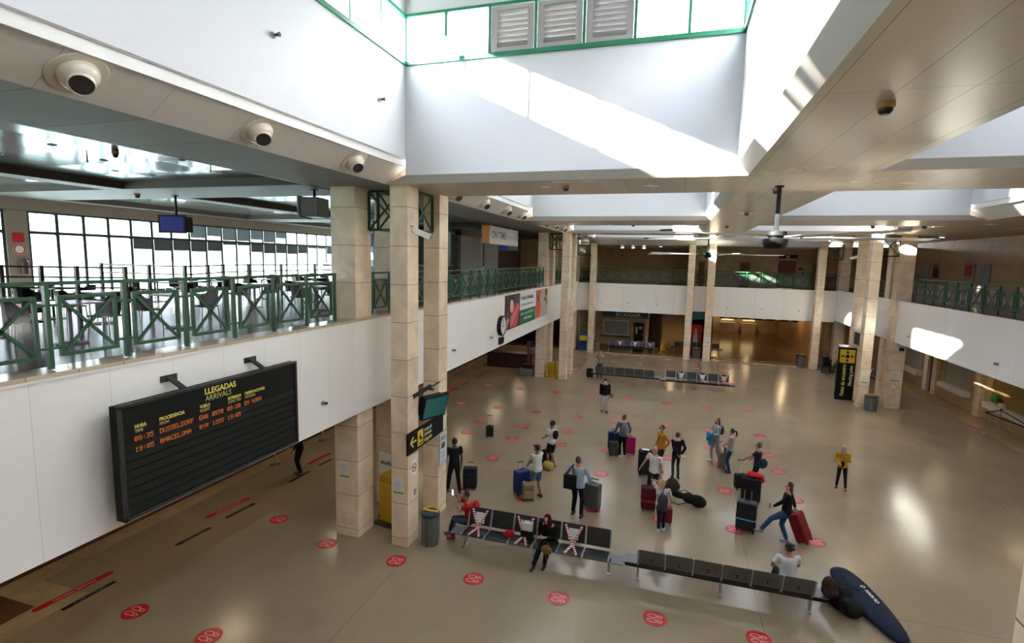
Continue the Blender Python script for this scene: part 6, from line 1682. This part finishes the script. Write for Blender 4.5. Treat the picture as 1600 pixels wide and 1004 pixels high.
# ================================================================== LIGHT
w = bpy.data.worlds.new('world'); SC.world = w; w.use_nodes = True
wn = w.node_tree; bg = wn.nodes['Background']
tc = wn.nodes.new('ShaderNodeTexCoord'); sx = wn.nodes.new('ShaderNodeSeparateXYZ'); cr = wn.nodes.new('ShaderNodeValToRGB')
wn.links.new(tc.outputs['Generated'], sx.inputs[0]); wn.links.new(sx.outputs[2], cr.inputs[0]); wn.links.new(cr.outputs[0], bg.inputs[0])
cr.color_ramp.elements[0].position = .0; cr.color_ramp.elements[0].color = (.88, .95, .98, 1)
cr.color_ramp.elements[1].position = .5; cr.color_ramp.elements[1].color = (.80, .86, 1.0, 1)
mr = wn.nodes.new('ShaderNodeMapRange'); mr.inputs[1].default_value = 0; mr.inputs[2].default_value = .8; mr.inputs[3].default_value = WORLD_S*.2; mr.inputs[4].default_value = WORLD_S*2.6
wn.links.new(sx.outputs[2], mr.inputs[0]); wn.links.new(mr.outputs[0], bg.inputs[1])
sun = bpy.data.lights.new('sun', 'SUN'); sun.energy = SUN_S; sun.angle = math.radians(1.3); sun.color = (1, .95, .86)
so = bpy.data.objects.new('sun', sun); COL.objects.link(so)
sd = Vector((1, .74, -.468)).normalized(); so.rotation_euler = sd.to_track_quat('-Z', 'Y').to_euler(); so.location = (-30, -20, 30)
def portal(c, n, u, lu, lv):
    l = bpy.data.lights.new('skylight_portal', 'AREA'); l.shape = 'RECTANGLE'; l.size = lu; l.size_y = lv; l.cycles.is_portal = True
    o = bpy.data.objects.new('skylight_portal', l); COL.objects.link(o)
    z = -Vector(n); x = Vector(u); y = z.cross(x)
    mm = Matrix((x, y, z)).transposed().to_4x4(); mm.translation = Vector(c); o.matrix_world = mm
for grp, side in ((LW, 'L'), (RW, 'R')):
    for x0, x1, y0, y1 in grp:
        XL = x0+(.6 if side == 'L' else .22); XR = x1-(.6 if side == 'R' else .22); Y0 = y0+.15; Y1 = y1-.15
        cx, cy = (XL+XR)/2, (Y0+Y1)/2; zc = 12.19; hh = 1.0
        portal((XL-.1, cy, zc), (1, 0, 0), (0, 1, 0), Y1-Y0, hh); portal((XR+.1, cy, zc), (-1, 0, 0), (0, 1, 0), Y1-Y0, hh)
        portal((cx, Y0-.1, zc), (0, 1, 0), (1, 0, 0), XR-XL, hh); portal((cx, Y1+.1, zc), (0, -1, 0), (1, 0, 0), XR-XL, hh)
portal((WX-.15, 13, 7.2), (1, 0, 0), (0, 1, 0), 42, 2.9)
M['panel_glow'] = mat('warm_panel_glow', (.9, .8, .6), .5, emit=(1, .8, .5), estr=1.2)
for i, (x, y) in enumerate([(-11.6, y) for y in (1., 6., 11., 16., 22., 28., 34., 40.)] + [(13.4, y) for y in (24., 31., 38.)]):
    zc = 3.47 if x < 0 else 3.57
    r_ = empty('recessed_lamp', (x, y, zc), 0, 'square warm lamp panel under the %s gallery slab, %s from the camera' % (('left', 'right')[x > 0], ORD[i if x < 0 else i-8]), 'lamp', 'recessed lamps under the gallery')
    MB().box(-.5, .5, -.5, .5, -.03, 0).build('housing', M['white'], r_)
    MB().box(-.45, .45, -.45, .45, -.034, -.03).build('diffuser', M['panel_glow'], r_)
    l = bpy.data.lights.new('recessed_lamp_light', 'AREA'); l.shape = 'SQUARE'; l.size = .9; l.energy = 6 if x < 0 else 3; l.color = (1, .80, .52)
    o = bpy.data.objects.new('recessed_lamp_light', l); COL.objects.link(o); o.parent = r_; o.location = (0, 0, -.06)
def lamp_light(root, w_, z_, size=.3, col=(1, .68, .36)):
    l = bpy.data.lights.new('lamp_light', 'AREA'); l.shape = 'DISK'; l.size = size; l.energy = w_; l.color = col
    o = bpy.data.objects.new('lamp_light', l); COL.objects.link(o); o.parent = root; o.location = (0, 0, z_)
for o_ in list(SC.objects):
    if o_.name.startswith('hallway_lamp') and o_.type == 'EMPTY': lamp_light(o_, 13, -.06)
    if o_.name.startswith('spotlight') and o_.type == 'EMPTY': lamp_light(o_, 6, -.17)
sl = empty('stair_lamp', (.15, 46.4, 3.5), 0, 'warm lamp in the ceiling at the foot of the staircase', 'lamp')
MB().lathe([(.16, 0), (.16, -.02), (.12, -.03)], n=16).build('ring', M['white'], sl)
lamp_light(sl, 14, -.06)
SC.view_settings.view_transform = 'Standard'; SC.view_settings.look = 'None'; SC.view_settings.gamma = 1
SC.view_settings.use_curve_mapping = False
SC.view_settings.exposure = EXPO
SC.cycles.max_bounces = 10; SC.cycles.diffuse_bounces = 6; SC.cycles.glossy_bounces = 4; SC.cycles.transparent_max_bounces = 12
SC.cycles.use_denoising = True
SC.cycles.sample_clamp_indirect = 12
SC.cycles.caustics_reflective = False
